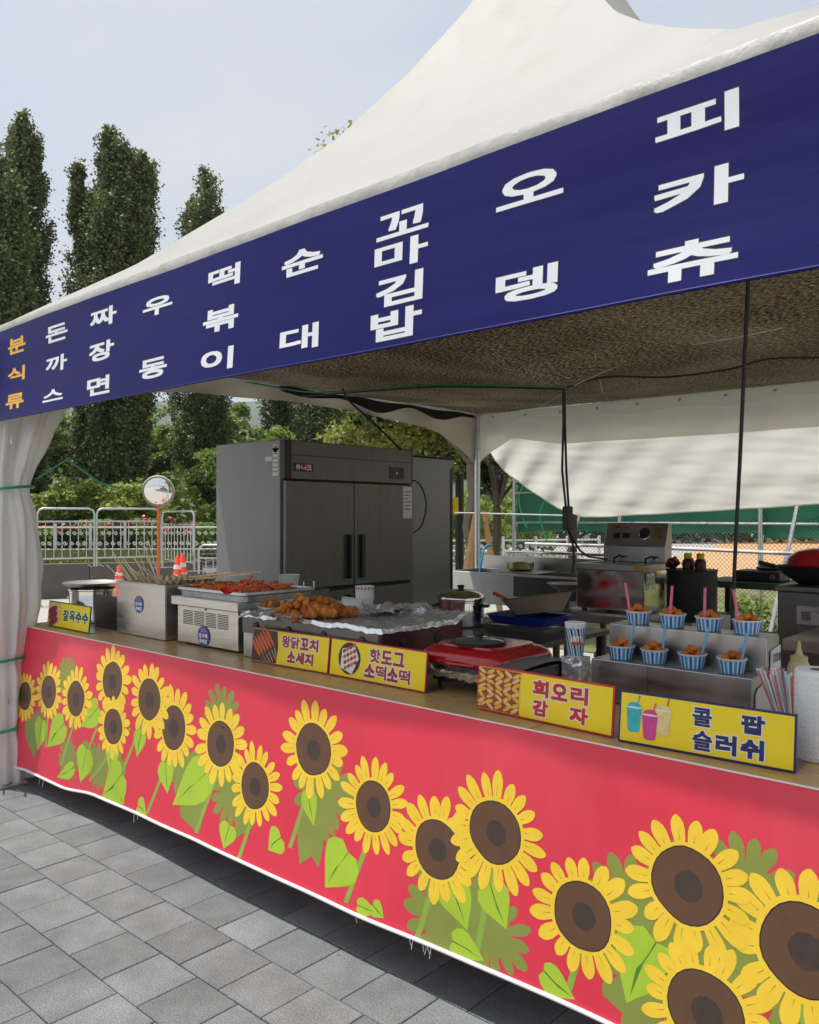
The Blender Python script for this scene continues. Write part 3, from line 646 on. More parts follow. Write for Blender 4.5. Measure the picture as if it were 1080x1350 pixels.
# ================================================================== THE BLUE BANNER
def bansurf(x, z, off=0.0):
    v = (2.695-z)/0.525
    w_ = 0.014*noise.noise(Vector((x*1.1, z*1.5, 3)))+0.006*noise.noise(Vector((x*2.6+z*1.2, z*1.6, 9)))+0.006*math.sin(x*3.1+z*2)*v + 0.02*v*v - (x+2.9)*0.004
    return (x, TY0-0.036-w_-off, z)
ban = MB().grid(lambda u, v: bansurf(-5.19+u*4.84, 2.692-0.004*(1-u)+0.004+(-0.524)*v+0.006*math.sin(u*9)*v*0.4), 160, 26).build('menu_banner', 'banner_blue', smooth=180, base=(TCX,TY0-.03,2.17))
tag(ban, 'long dark blue menu banner with white lettering along the tent eave', 'banner')
MB().tube([bansurf(-5.19+4.84*i/80, 2.171, .001) for i in range(81)], 0.0045, 6).build('bottom_hem', 'banner_blue', ban, smooth=True)
BL = [('분',22,455,23,20,'o'),('식',22,493,22,18,'o'),('류',22,529,23,19,'o'),
 ('돈',75,439,28,21,'w'),('까',75,479,28,20,'w'),('스',73,521,27,15,'w'),
 ('짜',137,418,34,23,'w'),('장',136,463,33,24,'w'),('면',134,509,31,23,'w'),
 ('우',208,403,38,23,'w'),('동',206,486,37,25,'w'),
 ('떡',295,365,42,27,'w'),('볶',293,421,46,30,'w'),('이',291,475,42,28,'w'),
 ('순',398,344,54,31,'w'),('대',397,446,50,31,'w'),
 ('꼬',529,292,68,32,'w'),('마',528,333,70,35,'w'),('김',527,381,62,38,'w'),('밥',524,427,68,38,'w'),
 ('오',697,246,88,39,'w'),('뎅',696,375,82,40,'w'),
 ('피',917,156,110,48,'w'),('카',920,249,118,49,'w'),('츄',915,342,118,50,'w')]
for ch, px, py, w_, h_, c_ in BL:
    a = V(px-w_/2, py, TY0-.04); b2 = V(px+w_/2, py, TY0-.04); m_ = V(px, py, TY0-.04)
    dep = m_.x*DV[0]+m_.y*DV[1]; hh = h_*dep/FPX*1.04
    bw = min(b2.x-a.x, hh*1.6)
    letter(ch, lambda u, v, o_: bansurf(u, v, o_), a.x, b2.x, m_.z-hh/2, m_.z+hh/2, bw*0.040, 'print_orange' if c_ == 'o' else 'print_white', ban, 0.0005, outline=0.0026, omat='print_black', n=10, vbold=hh*0.036)

# ================================================================== THE COUNTER AND ITS PRINTED SKIRT
CT = 0.945
def CYf(x): return 2.170+(x+2.9)*0.004           # front edge of the counter
counter = thing('serving_counter', 'long serving counter with a wood-pattern vinyl top', 'counter', (-2.8, 2.6, 0))
xs = [-5.17, -3.98, -2.72, -1.46, -0.2]
for a, b2 in zip(xs, xs[1:]):
    g = 0.0025; mb = MB(); y1 = 3.02
    P = [(a+g, CYf(a)+.004, 0), (b2-g, CYf(b2)+.004, 0), (b2-g, y1, 0), (a+g, y1, 0)]
    mb.add([(x,y,CT-.028) for x,y,_ in P]+[(x,y,CT) for x,y,_ in P], [(0,3,2,1),(4,5,6,7),(0,1,5,4),(1,2,6,5),(2,3,7,6),(3,0,4,7)])
    mb.build('top_board', 'counter_vinyl', counter, bev=.003)
    for x in (a+.08, b2-.08):
        for y in (CYf(x)+.45, 2.94): MB().tube([(x,y,0),(x,y,CT-.03)], .016, 8).build('leg', 'galv', counter, smooth=True)

HB = [(-5.30,0.085),(-4.9,0.125),(-4.5,0.12),(-4.1,0.155),(-3.6,0.165),(-3.1,0.18),(-2.6,0.178),(-2.1,0.175),(-1.6,0.18),(-1.0,0.175),(-0.2,0.16)]
def hb(x):
    for (a, za), (b2, z2) in zip(HB, HB[1:]):
        if x <= b2:
            t_ = (x-a)/(b2-a); t_ = t_*t_*(3-2*t_); return za+(z2-za)*t_
    return HB[-1][1]
def sksurf(x, z, off=0.0):
    v = max(0, min(1.1, (CT-z)/(CT-0.17)))
    w_ = 0.055*v + 0.030*v*v*(0.5+0.5*math.sin(x*1.9+.5)) + 0.014*noise.noise(Vector((x*1.2, z*0.9, 8)))*min(1,v*3) + 0.005*noise.noise(Vector((x*3.0+z*2, z*2.0, 2)))*min(1,v*4)
    return (x, CYf(x)-0.006-w_-off*0.085, z)
SX0, SX1 = -5.20, -0.16
skirt = thing('counter_skirt', 'red printed skirt with yellow sunflowers hanging from the counter', 'banner', (-2.7, 2.1, 0))
def skg(u, v):
    x = SX0+u*(SX1-SX0); zt = CT+.001; z = zt-(zt-hb(x))*v
    xl = x-0.06*v*max(0,1-u*30)
    return sksurf(xl, z)
MB().grid(skg, 320, 48).build('cloth', 'skirt_red', skirt, smooth=180)
MB().tube([Vector(skg(i/160, 1.0))+Vector((0,-.002,-.004)) for i in range(161)], 0.0075, 8).build('hem', 'paper_white', skirt, smooth=True)
MB().tube([Vector(skg(i/160, 0.0))+Vector((0,-.001,.002)) for i in range(161)], 0.0028, 6).build('top_edge', 'paper_white', skirt, smooth=True)
# left return of the skirt round the counter's end
MB().grid(lambda u, v: (SX0-0.06*v+0.02*math.sin(u*9)*v, CYf(SX0)-0.006-0.06*v+u*0.9, CT+.001-(CT-hb(SX0))*v), 20, 10).build('end_cloth', 'skirt_red', skirt, smooth=180)
for px, n_ in ((60,2),(182,2),(478,1),(545,2),(563,3),(568,2)):
    for k in range(n_):
        P0 = V(px+k*5, 1200, 2.12); x = P0.x; z = hb(x)-.006; y = sksurf(x, hb(x))[1]
        L_ = random.uniform(.02,.05); cx_ = random.uniform(-.02,.02)
        MB().tube([(x,y,z),(x+cx_*.4,y-.004,z-L_*.5),(x+cx_,y-.004,z-L_)], .0016, 4).build('loose_thread', 'rope_white', skirt)

def SKP(px, py):
    """plate pixel -> (x, z) on the skirt"""
    y = 2.15
    for _ in range(6):
        p_ = V(px, py, y); y = sksurf(p_.x, p_.z)[1]
    return p_.x, p_.z
def clipz(x, z): return z if z > hb(x)+.004 else hb(x)+.004
def flat(mb, pts, off):
    """flat print patch that follows the cloth: rings of faces from the middle to the outline"""
    c = (sum(p_[0] for p_ in pts)/len(pts), sum(p_[1] for p_ in pts)/len(pts)); n_ = len(pts)
    m_ = max(1, math.ceil(max(math.hypot(p_[0]-c[0], p_[1]-c[1]) for p_ in pts)/.022)) if max(math.hypot(p_[0]-c[0], p_[1]-c[1]) for p_ in pts) > .035 else 1
    o_ = len(mb.v); mb.v.append(sksurf(c[0], clipz(*c), off))
    for r_ in range(1, m_+1):
        for p_ in pts:
            x, z = c[0]+(p_[0]-c[0])*r_/m_, c[1]+(p_[1]-c[1])*r_/m_; mb.v.append(sksurf(x, clipz(x, z), off))
    for i in range(n_):
        j = (i+1) % n_; mb.f.append((o_, o_+1+i, o_+1+j)); mb.m.append(0)
        for r_ in range(1, m_):
            A = o_+1+(r_-1)*n_; B = o_+1+r_*n_; mb.f.append((A+i, B+i, B+j, A+j)); mb.m.append(0)
layer_no = [0]
def petals(cx_, cz_, r_in, r_out, n_, off, ph):
    mb = MB(); ml = MB()
    for k in range(n_):
        a = 2*math.pi*(k+ph+random.uniform(-.12,.12))/n_; ro = r_out*random.uniform(.9,1.06); wd_ = math.pi/n_*1.03*(r_in+ro)*0.5*random.uniform(.9,1.05)
        ca, sa = math.cos(a), math.sin(a); pts = []
        for t_, w_ in ((0,.45),(.3,.72),(.55,.86),(.75,.80),(.90,.52),(.975,.22),(1,0),(.975,-.22),(.90,-.52),(.75,-.80),(.55,-.86),(.3,-.72),(0,-.45)):
            rr = r_in*.92+(ro-r_in*.92)*t_; pts.append((cx_+ca*rr-sa*w_*wd_, cz_+sa*rr+ca*w_*wd_))
        flat(mb, pts, off+0.00012*(k % 3)+(k/n_)*.0001)
        a2 = a+random.uniform(-.02,.02); ca, sa = math.cos(a2), math.sin(a2); lw = .0014
        r0 = r_in*1.18; r1 = r_in+(ro-r_in)*random.uniform(.45,.62)
        flat(ml, [(cx_+ca*r0-sa*lw, cz_+sa*r0+ca*lw),(cx_+ca*r1, cz_+sa*r1),(cx_+ca*r0+sa*lw, cz_+sa*r0-ca*lw)], off+.0009)
    return mb, ml
def blob(cx_, cz_, r_, n_, wob, seed):
    return [(cx_+r_*(1+wob*noise.noise(Vector((math.cos(2*math.pi*k/n_)*1.5, math.sin(2*math.pi*k/n_)*1.5, seed))))*math.cos(2*math.pi*k/n_),
             cz_+r_*(1+wob*noise.noise(Vector((math.cos(2*math.pi*k/n_)*1.5, math.sin(2*math.pi*k/n_)*1.5, seed))))*math.sin(2*math.pi*k/n_)) for k in range(n_)]
def leaf(b, tip, wd_, off, mat='leaf_print', vein=True):
    bx, bz = SKP(*b); tx, tz = SKP(*tip); dx, dz = tx-bx, tz-bz; L_ = math.hypot(dx,dz); ux, uz = dx/L_, dz/L_; nx, nz_ = -uz, ux
    w_ = wd_*L_*1.45; pts = []
    bend = random.uniform(-.08,.08)*L_
    for t_, s_ in ((0,0),(-.07,.45),(.06,.82),(.25,.98),(.45,.86),(.65,.58),(.85,.24),(1,0),(.85,-.22),(.65,-.54),(.45,-.84),(.25,-1.0),(.06,-.86),(-.07,-.5)):
        q_ = bend*math.sin(math.pi*max(0,t_)); pts.append((bx+ux*t_*L_+nx*(s_*w_*.5+q_), bz+uz*t_*L_+nz_*(s_*w_*.5+q_)))
    mb = MB(); flat(mb, pts, off); o = mb.build('printed_leaf', mat, skirt)
    if vein:
        mv = MB(); lw = .0022; q_ = bend
        m_ = (bx+ux*.5*L_+nx*q_, bz+uz*.5*L_+nz_*q_)
        flat(mv, [(bx+nx*lw, bz+nz_*lw), (m_[0]+nx*lw, m_[1]+nz_*lw), (tx-ux*.1*L_, tz-uz*.1*L_), (m_[0]-nx*lw, m_[1]-nz_*lw), (bx-nx*lw, bz-nz_*lw)], off+.0006); mv.build('vein', 'leaf_line', o)
def stem(p0, p1, wd_=.011, off=.0028, mat='stem_print'):
    a = SKP(*p0); b2 = SKP(*p1); mb = MB(); n_ = 8
    for i in range(n_):
        t0, t1 = i/n_, (i+1)/n_
        A = (a[0]+(b2[0]-a[0])*t0, a[1]+(b2[1]-a[1])*t0); B = (a[0]+(b2[0]-a[0])*t1, a[1]+(b2[1]-a[1])*t1)
        mb.add([sksurf(A[0]-wd_, clipz(*A), off), sksurf(A[0]+wd_, clipz(*A), off), sksurf(B[0]+wd_, clipz(*B), off), sksurf(B[0]-wd_, clipz(*B), off)], [(0,1,2,3)])
    mb.build('printed_stem', mat, skirt)
def dark_flower(px, py, r_, n_=14):
    x, z = SKP(px, py); r_ *= .84; mb, _ = petals(x, z, r_*.4, r_, n_, .0012, random.random()); flat(mb, blob(x, z, r_*.5, 18, .1, px), .0016)
    mb.build('printed_dark_bloom', 'leaf_dark_print', skirt)
for args in ((88,893,.15),(292,945,.17),(238,1005,.17),(305,1045,.18),(425,1040,.20),(420,1075,.13),(585,1215,.22),(625,1195,.15),(650,1230,.17),(830,1200,.20),(905,1210,.24),(985,1170,.17),(1000,1230,.22),(870,1290,.24),(90,1000,.14),(130,1010,.15),(50,960,.13),(1040,1300,.2)):
    dark_flower(*args)
# dark leaf silhouettes
for b_, t_, w_ in (((405,1085),(420,1145),.55),((415,1090),(395,1140),.6),((330,1060),(310,1105),.6),((250,1050),(262,1100),.9),((120,985),(112,1025),.8),((40,950),(46,1000),.5),((810,1290),(830,1345),.7),((840,1180),(820,1150),.4),((860,1275),(835,1345),.8),((960,1240),(1005,1290),.6),((160,1000),(140,1030),.7)):
    leaf(b_, t_, w_, .0022, 'leaf_dark_print', False)
FL = [(33,918,.150,.080),(64,912,.168,.090),(100,921,.172,.092),(148,898,.185,.098),(149,958,.160,.088),(197,922,.185,.097),(229,959,.192,.099),(291,980,.190,.097),(336,1036,.176,.090),(413,988,.188,.098),(492,1063,.176,.088),(576,1119,.180,.094),(653,1097,.188,.097),(768,1207,.180,.095),(906,1167,.186,.098),(1062,1253,.195,.108),(930,1335,.185,.103)]
STEMS = [((64,930),(60,985)),((100,945),(80,1010)),((128,960),(112,1000)),((172,960),(118,1030)),((192,940),(158,1025)),((229,985),(190,1082)),((291,1010),(258,1098)),((336,1065),(314,1135)),((413,1020),(382,1118)),((492,1090),(456,1190)),((576,1150),(546,1250)),((653,1130),(628,1260)),((768,1240),(750,1305)),((906,1200),(880,1300)),((1062,1290),(1058,1350))]
for a_, b_ in STEMS: stem(a_, b_)
for i, (px, py, ro, ri) in enumerate(FL):
    x, z = SKP(px, py); off = .0046+(.0022*(i % 3) if i not in (11,12) else (.0022 if i == 11 else .0050))
    mb, ml = petals(x, z, ri, ro, random.choice((17,18,19)), off, random.random())
    flat(mb, blob(x, z, ri*1.16, 24, .05, i), off-.0003)
    fo = mb.build('printed_sunflower', 'petal_print', skirt)
    ml.build('petal_vein', 'petal_line', fo)['kind'] = 'stuff'
    md = MB(); flat(md, blob(x, z, ri*1.035, 26, .06, i+.3), off+.0012); md.build('disc_rim', 'print_black', fo)
    md = MB(); flat(md, blob(x, z, ri, 26, .06, i+.3), off+.0016); md.build('disc', 'disc_print', fo)
    md = MB(); flat(md, blob(x+.004, z-.002, ri*.42, 12, .07, i+9), off+.0021); md.build('disc_core', 'disc_core_print', fo)
# bright leaves (base, tip, width/length)
c6 = lambda x, y: (x/2.7, 820+y/2.7); c7 = lambda x, y: (400+x/3, 920+y/3); c8 = lambda x, y: (680+x/2.7, 1030+y/2.7)
for b_, t_, w_ in ((c6(150,350),c6(133,458),.62),(c6(228,362),c6(168,447),.5),(c6(350,303),c6(288,372),.5),(c6(308,455),c6(286,572),.68),(c6(262,518),c6(203,552),.3),(c6(405,440),c6(392,535),.66),(c6(435,540),c6(362,622),.62),(c6(505,390),c6(488,482),.6),(c6(590,500),c6(597,612),.7),(c6(742,532),c6(614,652),.44),(c6(818,725),c6(796,808),.85),(c6(1000,768),c6(955,812),.9),
  (c6(430,625),c6(442,650),.9),(c6(490,655),c6(520,685),.9),
  (c7(18,370),c7(42,508),.5),(c7(178,612),c7(86,752),.72),(c7(570,715),c7(650,922),.62),(c7(740,738),c7(804,916),.66),(c7(275,818),c7(318,872),.75),(c7(590,962),c7(715,1040),.6),(c7(215,820),c7(290,850),.5),
  (c8(100,675),c8(212,778),.55),(c8(500,575),c8(395,790),.62),(c8(570,640),c8(480,760),.5)):
    leaf(b_, t_, w_, .0040)
# ================================================================== SIGNS ON THE COUNTER
def sign(name, label, x0, x1, y0_, y1_, h_, edge, rows, lmat, art, group='yellow menu signs along the counter edge', z0=CT):
    t_ = thing(name, label, 'sign', ((x0+x1)/2, (y0_+y1_)/2, z0), group)
    dx, dy = x1-x0, y1_-y0_; W = math.hypot(dx, dy); ux, uy = dx/W, dy/W; lean = 0.10
    def S(u, v, off=0.0):   # u along, v up, off towards the viewer
        return (x0+ux*u + (uy)*(off) , y0_+uy*u + lean*v - off*ux, z0+.003+v)
    mb = MB(); th = .006
    P = [S(0,0),S(W,0),S(W,h_),S(0,h_)]; Q = [S(0,0,-th),S(W,0,-th),S(W,h_,-th),S(0,h_,-th)]
    mb.add(P+Q, [(0,1,2,3),(7,6,5,4),(0,4,5,1),(1,5,6,2),(2,6,7,3),(3,7,4,0)]); mb.build('panel', edge, t_)
    mf = MB(); P = [S(0,.0,-th),S(W,0,-th),S(W,0,-th-.11),S(0,0,-th-.11)]
    mf.add([Vector(p_)-Vector((0,0,.002)) for p_ in P]+[Vector(p_)+Vector((0,0,.001)) for p_ in P], [(0,3,2,1),(4,5,6,7),(0,1,5,4),(1,2,6,5),(2,3,7,6),(3,0,4,7)]); mf.build('foot', 'steel', t_)
    e = .0055
    MB().poly([S(e,e,.0012),S(W-e,e,.0012),S(W-e,h_-e,.0012),S(e,h_-e,.0012)]).build('face', 'sign_yellow', t_)
    for ch, u0, u1, v0, v1 in rows:
        bw = min((u1-u0)*W, (v1-v0)*h_)
        letter(ch, S, u0*W, u1*W, v0*h_, v1*h_, bw*(.036 if ch in '콜슬닭왕옥찰떡핫' else .058), lmat, t_, .0018, outline=bw*.055, omat='paper_white')
    art(t_, S, W, h_)
    return t_
def ell(S, u, v, a, b2, rot, off, n=14):
    return [S(u+a*math.cos(k*2*math.pi/n)*math.cos(rot)-b2*math.sin(k*2*math.pi/n)*math.sin(rot), v+a*math.cos(k*2*math.pi/n)*math.sin(rot)+b2*math.sin(k*2*math.pi/n)*math.cos(rot), off) for k in range(n)]
def row(txt, us, v0, v1): return [(ch, a, b2, v0, v1) for ch, (a, b2) in zip(txt, us)]
def even(txt, u0, u1, v0, v1, gap=.08):
    n_ = len(txt); w_ = (u1-u0)/n_; return [(ch, u0+i*w_+gap*w_*.5, u0+(i+1)*w_-gap*w_*.5, v0, v1) for i, ch in enumerate(txt)]
pm('photo_brown', srgb(60, 38, 26), 0.4, 0, 0.4, 60); pm('photo_orange', srgb(206, 92, 30), 0.4, 0, 0.35, 90); pm('photo_redbrown', srgb(150, 62, 36), 0.4, 0, 0.35, 90)
pm('photo_tan', srgb(226, 186, 120), 0.4, 0, 0.2, 80); pm('photo_gold', srgb(228, 176, 60), 0.4, 0, 0.3, 70); pm('photo_corn', srgb(126, 44, 60), 0.4, 0, 0.35, 160)
pm('slush_teal', srgb(52, 178, 184), 0.4, 0, 0.15, 60); pm('slush_pink', srgb(210, 62, 146), 0.4, 0, 0.15, 60); pm('slush_cream', srgb(232, 208, 140), 0.4, 0, 0.12, 60)
def art_corn(t_, S, W, h_):
    u1 = .33*W; MB().poly([S(.006,.007,.002),S(u1*.6,.007,.002),S(u1,h_*.35,.002),S(u1*.9,h_-.007,.002),S(.006,h_-.007,.002)]).build('photo_ground', 'photo_tan', t_)
    for i in range(3): MB().poly(ell(S, u1*.42+.01*(i-1), h_*(.66-.22*i), u1*.34, h_*.14, R(18), .0026+i*.0003)).build('printed_corn', 'photo_corn', t_)
def art_skewer(t_, S, W, h_):
    u1 = .36*W; MB().poly([S(.006,.007,.002),S(u1*.95,.007,.002),S(u1,h_*.5,.002),S(u1*.93,h_-.007,.002),S(.006,h_-.007,.002)]).build('photo_ground', 'photo_brown', t_)
    for i in range(6):
        u = .02+i*.018; v = h_*(.42+.07*i)
        MB().poly(ell(S, u+.012, min(v, h_*.8), .052, .0085, R(-47), .0026+i*.0002)).build('printed_skewer', 'photo_orange', t_)
        MB().poly([S(u+.045, v-.04*1.1, .0024), S(u+.049, v-.04*1.1, .0024), S(min(u1-.005, u+.082), max(.01, v-.085), .0024), S(min(u1-.008, u+.078), max(.01, v-.085), .0024)]).build('printed_stick', 'photo_tan', t_)
def art_hotdog(t_, S, W, h_):
    c = .22*W; MB().poly(ell(S, c, h_*.52, .066, h_*.42, 0, .002, 26)).build('printed_plate', 'photo_brown', t_)
    MB().poly([S(c-.05,h_*.25,.0024),S(c+.02,h_*.12,.0024),S(c+.055,h_*.55,.0024),S(c+.03,h_*.86,.0024),S(c-.045,h_*.75,.0024)]).build('printed_paper', 'paper_white', t_)
    for i in range(4):
        for k in range(4): MB().poly(ell(S, c-.032+.019*i+.004*k, h_*(.70-.145*k)+.009*i, .0105, .008, R(35), .0028+.0002*((i+k) % 2), 10)).build('printed_piece', ('photo_redbrown', 'photo_orange')[(i+k) % 2], t_)
def art_potato(t_, S, W, h_):
    u1 = .345*W; MB().poly([S(.006,.007,.002),S(u1,.007,.002),S(u1*.97,h_*.5,.002),S(u1,h_-.007,.002),S(.006,h_-.007,.002)]).build('photo_ground', 'photo_redbrown', t_)
    for i in range(5):
        for k in range(8):
            MB().poly(ell(S, .022+i*.037+random.uniform(-.003,.003), .012+(h_-.024)*(k+.5)/8+random.uniform(-.002,.002), .019, .0064, R(random.choice((24,-24))+random.uniform(-10,10)), .0026+.0002*((k+i) % 3), 12)).build('printed_curl', ('photo_gold','photo_tan','photo_gold')[(i+k) % 3], t_)
def art_slush(t_, S, W, h_):
    for (uc, vc, mat_, st, k) in ((.095,.50,'slush_teal','slush_teal',0),(.275,.52,'slush_cream','photo_orange',1),(.195,.40,'slush_pink','straw_red',2)):
        u = uc*W; v = vc*h_; hw = .024; o_ = .002+k*.0006
        MB().poly([S(u+.006,v+.035,o_),S(u+.010,v+.035,o_),S(u+.018,v+.066,o_),S(u+.0135,v+.067,o_)]).build('printed_straw', st, t_)
        MB().poly([S(u-hw,v+.03,o_+.0002),S(u-hw*.75,v-.036,o_+.0002),S(u-hw*.4,v-.041,o_+.0002),S(u+hw*.4,v-.041,o_+.0002),S(u+hw*.75,v-.036,o_+.0002),S(u+hw,v+.03,o_+.0002)]).build('printed_cup', mat_, t_)
        MB().poly(ell(S, u, v+.032, hw*.9, .014, 0, o_+.0001)).build('printed_slush', mat_, t_)
        MB().poly(ell(S, u, v+.030, hw*1.06, .0028, 0, o_+.0004)).build('printed_rim', 'paper_white', t_)
a = G(62, 825, CT); b2 = G(117, 836, CT)
sign('menu_sign', 'small yellow corn menu sign with dark green lettering at the far left', a.x, b2.x, a.y, b2.y, .152, 'sign_green', even('찰옥수수', .37, .97, .30, .74), 'sign_green', art_corn)
a = G(331, 872, CT); c = G(433, 890, CT); b2 = G(561, 915, CT)
sign('menu_sign', 'yellow menu sign with grilled skewer photo and two rows of maroon lettering', a.x, c.x-.003, a.y, c.y, .156, 'sign_maroon', even('왕닭꼬치', .40, .87, .54, .88)+even('소세지', .48, .82, .14, .47), 'sign_maroon', art_skewer)
sign('menu_sign', 'yellow menu sign with hot dog plate photo and maroon lettering before the red grill', c.x+.003, b2.x, c.y, b2.y, .156, 'sign_maroon', even('핫도그', .43, .79, .52, .87)+even('소떡소떡', .385, .855, .12, .47), 'sign_maroon', art_hotdog)
a = G(628, 935, CT); b2 = G(808, 974, CT)
sign('menu_sign', 'yellow menu sign with golden potato twist photo and red lettering', a.x, b2.x, a.y, b2.y, .153, 'sign_crimson', row('회오리', ((.44,.555),(.575,.69),(.71,.83)), .52, .87)+row('감자', ((.445,.555),(.71,.835)), .12, .46), 'sign_crimson', art_potato)
a = G(815, 978, CT); b2 = G(1049, 1021, CT)
sign('menu_sign', 'yellow menu sign with three slush drinks and navy lettering, nearest the paper towel', a.x, b2.x, a.y, b2.y, .150, 'sign_navy', row('콜팝', ((.445,.555),(.715,.84)), .54, .88)+row('슬러쉬', ((.45,.56),(.58,.695),(.715,.84)), .10, .46), 'sign_navy', art_slush)

# ================================================================== LEFT END OF THE COUNTER
# stock pot with a flared dish on top
pc = Vector((-5.03, 2.55, CT))
pot = thing('stock_pot', 'tall steel pot with a flared dish on top at the counter end', 'pot', pc)
MB().lathe([(0.001,0.0),(.135,0),(.142,.006),(.142,.03),(.138,.036),(.138,.20),(.146,.205),(.146,.212),(.132,.212),(.130,.02),(.001,.02)], pc, 40).build('body', 'chrome', pot, smooth=True)
MB().lathe([(0.001,.218),(.12,.216),(.14,.222),(.178,.246),(.181,.250),(.178,.252),(.138,.230),(.001,.226)], pc, 40).build('dish', 'steel', pot, smooth=True)
for a in (R(200), R(20)):
    p_ = pc+Vector((math.cos(a)*.138, math.sin(a)*.138, .15)); o_ = Vector((math.cos(a),math.sin(a),0)); s_ = Vector((-math.sin(a),math.cos(a),0))
    MB().tube([p_-s_*.04, p_-s_*.04+o_*.03, p_+s_*.04+o_*.03, p_+s_*.04], .005, 6).build('handle', 'steel', pot, smooth=True)
# steel hood plate beside the pot with punched holes
hp = thing('wind_guard', 'small dark perforated steel guard standing between pot and broth box', 'guard', (-4.66,2.44,CT))
MB().box(-4.76,-4.50,2.430,2.436,CT+.001,CT+.20).build('plate', 'steel_dark', hp, bev=.001)
mbp = MB()
for i in range(5):
    for k in range(5): mbp.add([(-4.58+i*.015-.004, 2.4285, CT+.05+k*.014-.004),(-4.58+i*.015+.004,2.4285,CT+.05+k*.014-.004),(-4.58+i*.015+.004,2.4285,CT+.05+k*.014+.004),(-4.58+i*.015-.004,2.4285,CT+.05+k*.014+.004)], [(0,1,2,3)])
mbp.build('vent_holes', 'black_plastic', hp)['kind'] = 'stuff'

# broth box
BX0, BX1, BY0, BY1, BZ1 = -4.44, -3.93, 2.40, 2.80, 1.242
br = thing('broth_box', 'square stainless steel broth box with a round blue sticker', 'food warmer', ((BX0+BX1)/2, 2.6, CT))
mb = MB(); w_ = .006
mb.box(BX0,BX1,BY0,BY0+w_,CT+.004,BZ1); mb.box(BX0,BX1,BY1-w_,BY1,CT+.004,BZ1); mb.box(BX0,BX0+w_,BY0+w_,BY1-w_,CT+.004,BZ1); mb.box(BX1-w_,BX1,BY0+w_,BY1-w_,CT+.004,BZ1); mb.box(BX0+w_,BX1-w_,BY0+w_,BY1-w_,CT+.004,CT+.012)
mb.build('body', 'steel_box', br, bev=.002)
MB().box(BX0+w_,BX1-w_,BY0+w_,BY1-w_,BZ1-.055,BZ1-.05).build('broth', 'fish_cake', br)
MB().box((BX0+BX1)/2-.003,(BX0+BX1)/2+.003,BY0+w_,BY1-w_,BZ1-.05,BZ1-.008).build('divider', 'steel_box', br)
for x0, x1, y0_, y1_ in ((BX0-.004,BX1+.004,BY0-.004,BY0+.012),(BX0-.004,BX1+.004,BY1-.012,BY1+.004)):
    MB().box(x0,x1,y0_,y1_,BZ1,BZ1+.004).build('rim', 'steel_box', br, bev=.001)
def sticker(parent, c, r_, ax, txt):
    """round blue warning sticker facing -Y with pale lettering"""
    pts = [(c[0]+r_*math.cos(k*2*math.pi/28)*(1+.03*math.sin(k*7)), c[1], c[2]+r_*math.sin(k*2*math.pi/28)) for k in range(28)]
    s_ = MB().poly(pts).build('sticker', 'sticker_blue', parent)
    fn = lambda u, v, o_: (c[0]+u, c[1]-.0008-o_, c[2]+v)
    for ch, u, v, m_ in txt: letter(ch, fn, u*r_-.21*r_, u*r_+.21*r_, v*r_-.21*r_, v*r_+.21*r_, .0015, m_, s_, .0004, n=6)
stx = [('뜨',-.5,.05,'paper_white'),('거',0,.05,'paper_white'),('워',.5,.05,'paper_white'),('주',-.45,-.5,'print_white'),('의',.0,-.5,'print_white'),('요',.45,-.5,'print_white'),('조',-.2,.6,'straw_pink'),('심',.28,.6,'straw_pink')]
sticker(br, (V(183.5,800,BY0).x, BY0-.0022, 1.125), .048, None, stx)
for i in range(16):
    x = random.uniform(-4.40,-4.15); y = random.uniform(2.48,2.74); ln = random.uniform(.26,.34)
    a = R(random.uniform(12,52)); az_ = R(random.uniform(185,262))
    p0 = Vector((x,y,BZ1-.16)); p1 = p0+Vector((math.cos(az_)*math.sin(a), math.sin(az_)*math.sin(a), math.cos(a)))*ln*1.25
    tag(MB().tube([p0,p1], .0034, 5).build('bamboo_skewer', 'skewer_wood'), 'pale bamboo skewer sticking up out of the steel broth box', 'skewer', 'skewers standing in the broth box')
# folded fish cakes on skewers laid across
for i in range(7):
    p0 = Vector((-4.14+.03*i*.4, 2.50+.03*i, BZ1+.012+.004*(i % 2))); p1 = p0+Vector((.52+random.uniform(-.03,.04), .10+random.uniform(-.03,.03), .045+random.uniform(-.01,.02)))
    fk = thing('fish_cake_skewer', 'folded fish cake skewer laid across the steel broth box', 'skewer', p0, 'fish cake skewers lying on the broth box')
    MB().tube([p0,p1], .0025, 5).build('stick', 'skewer_wood', fk)
    d_ = (p1-p0).normalized(); pts = []; tp = []
    for k in range(15):
        q_ = p0+d_*(.012*k)+Vector((0,0,.018*math.sin(k*1.57+i)))+Vector((-d_.y,d_.x,0))*.008*math.cos(k*1.57); pts.append(q_); tp.append(.011+.005*math.sin(k*2.1))
    MB().tube(pts, .01, 7, taper=tp).build('fish_cake', 'fish_cake', fk, smooth=True)
tag(MB().lathe([(.001,0),(.05,0),(.062,.07),(.064,.072),(.060,.072),(.05,.006),(.001,.006)], (-3.62,3.0,1.215), 24).build('paper_bowl', 'paper_white', smooth=True), 'white paper bowl standing behind the rice cake tray', 'bowl')
tag(MB().box(-3.80,-3.42,2.88,3.13,CT+.002,1.213).build('steel_riser', 'steel_dark', bev=.004), 'dark steel riser box behind the rice cake warmer', 'box')

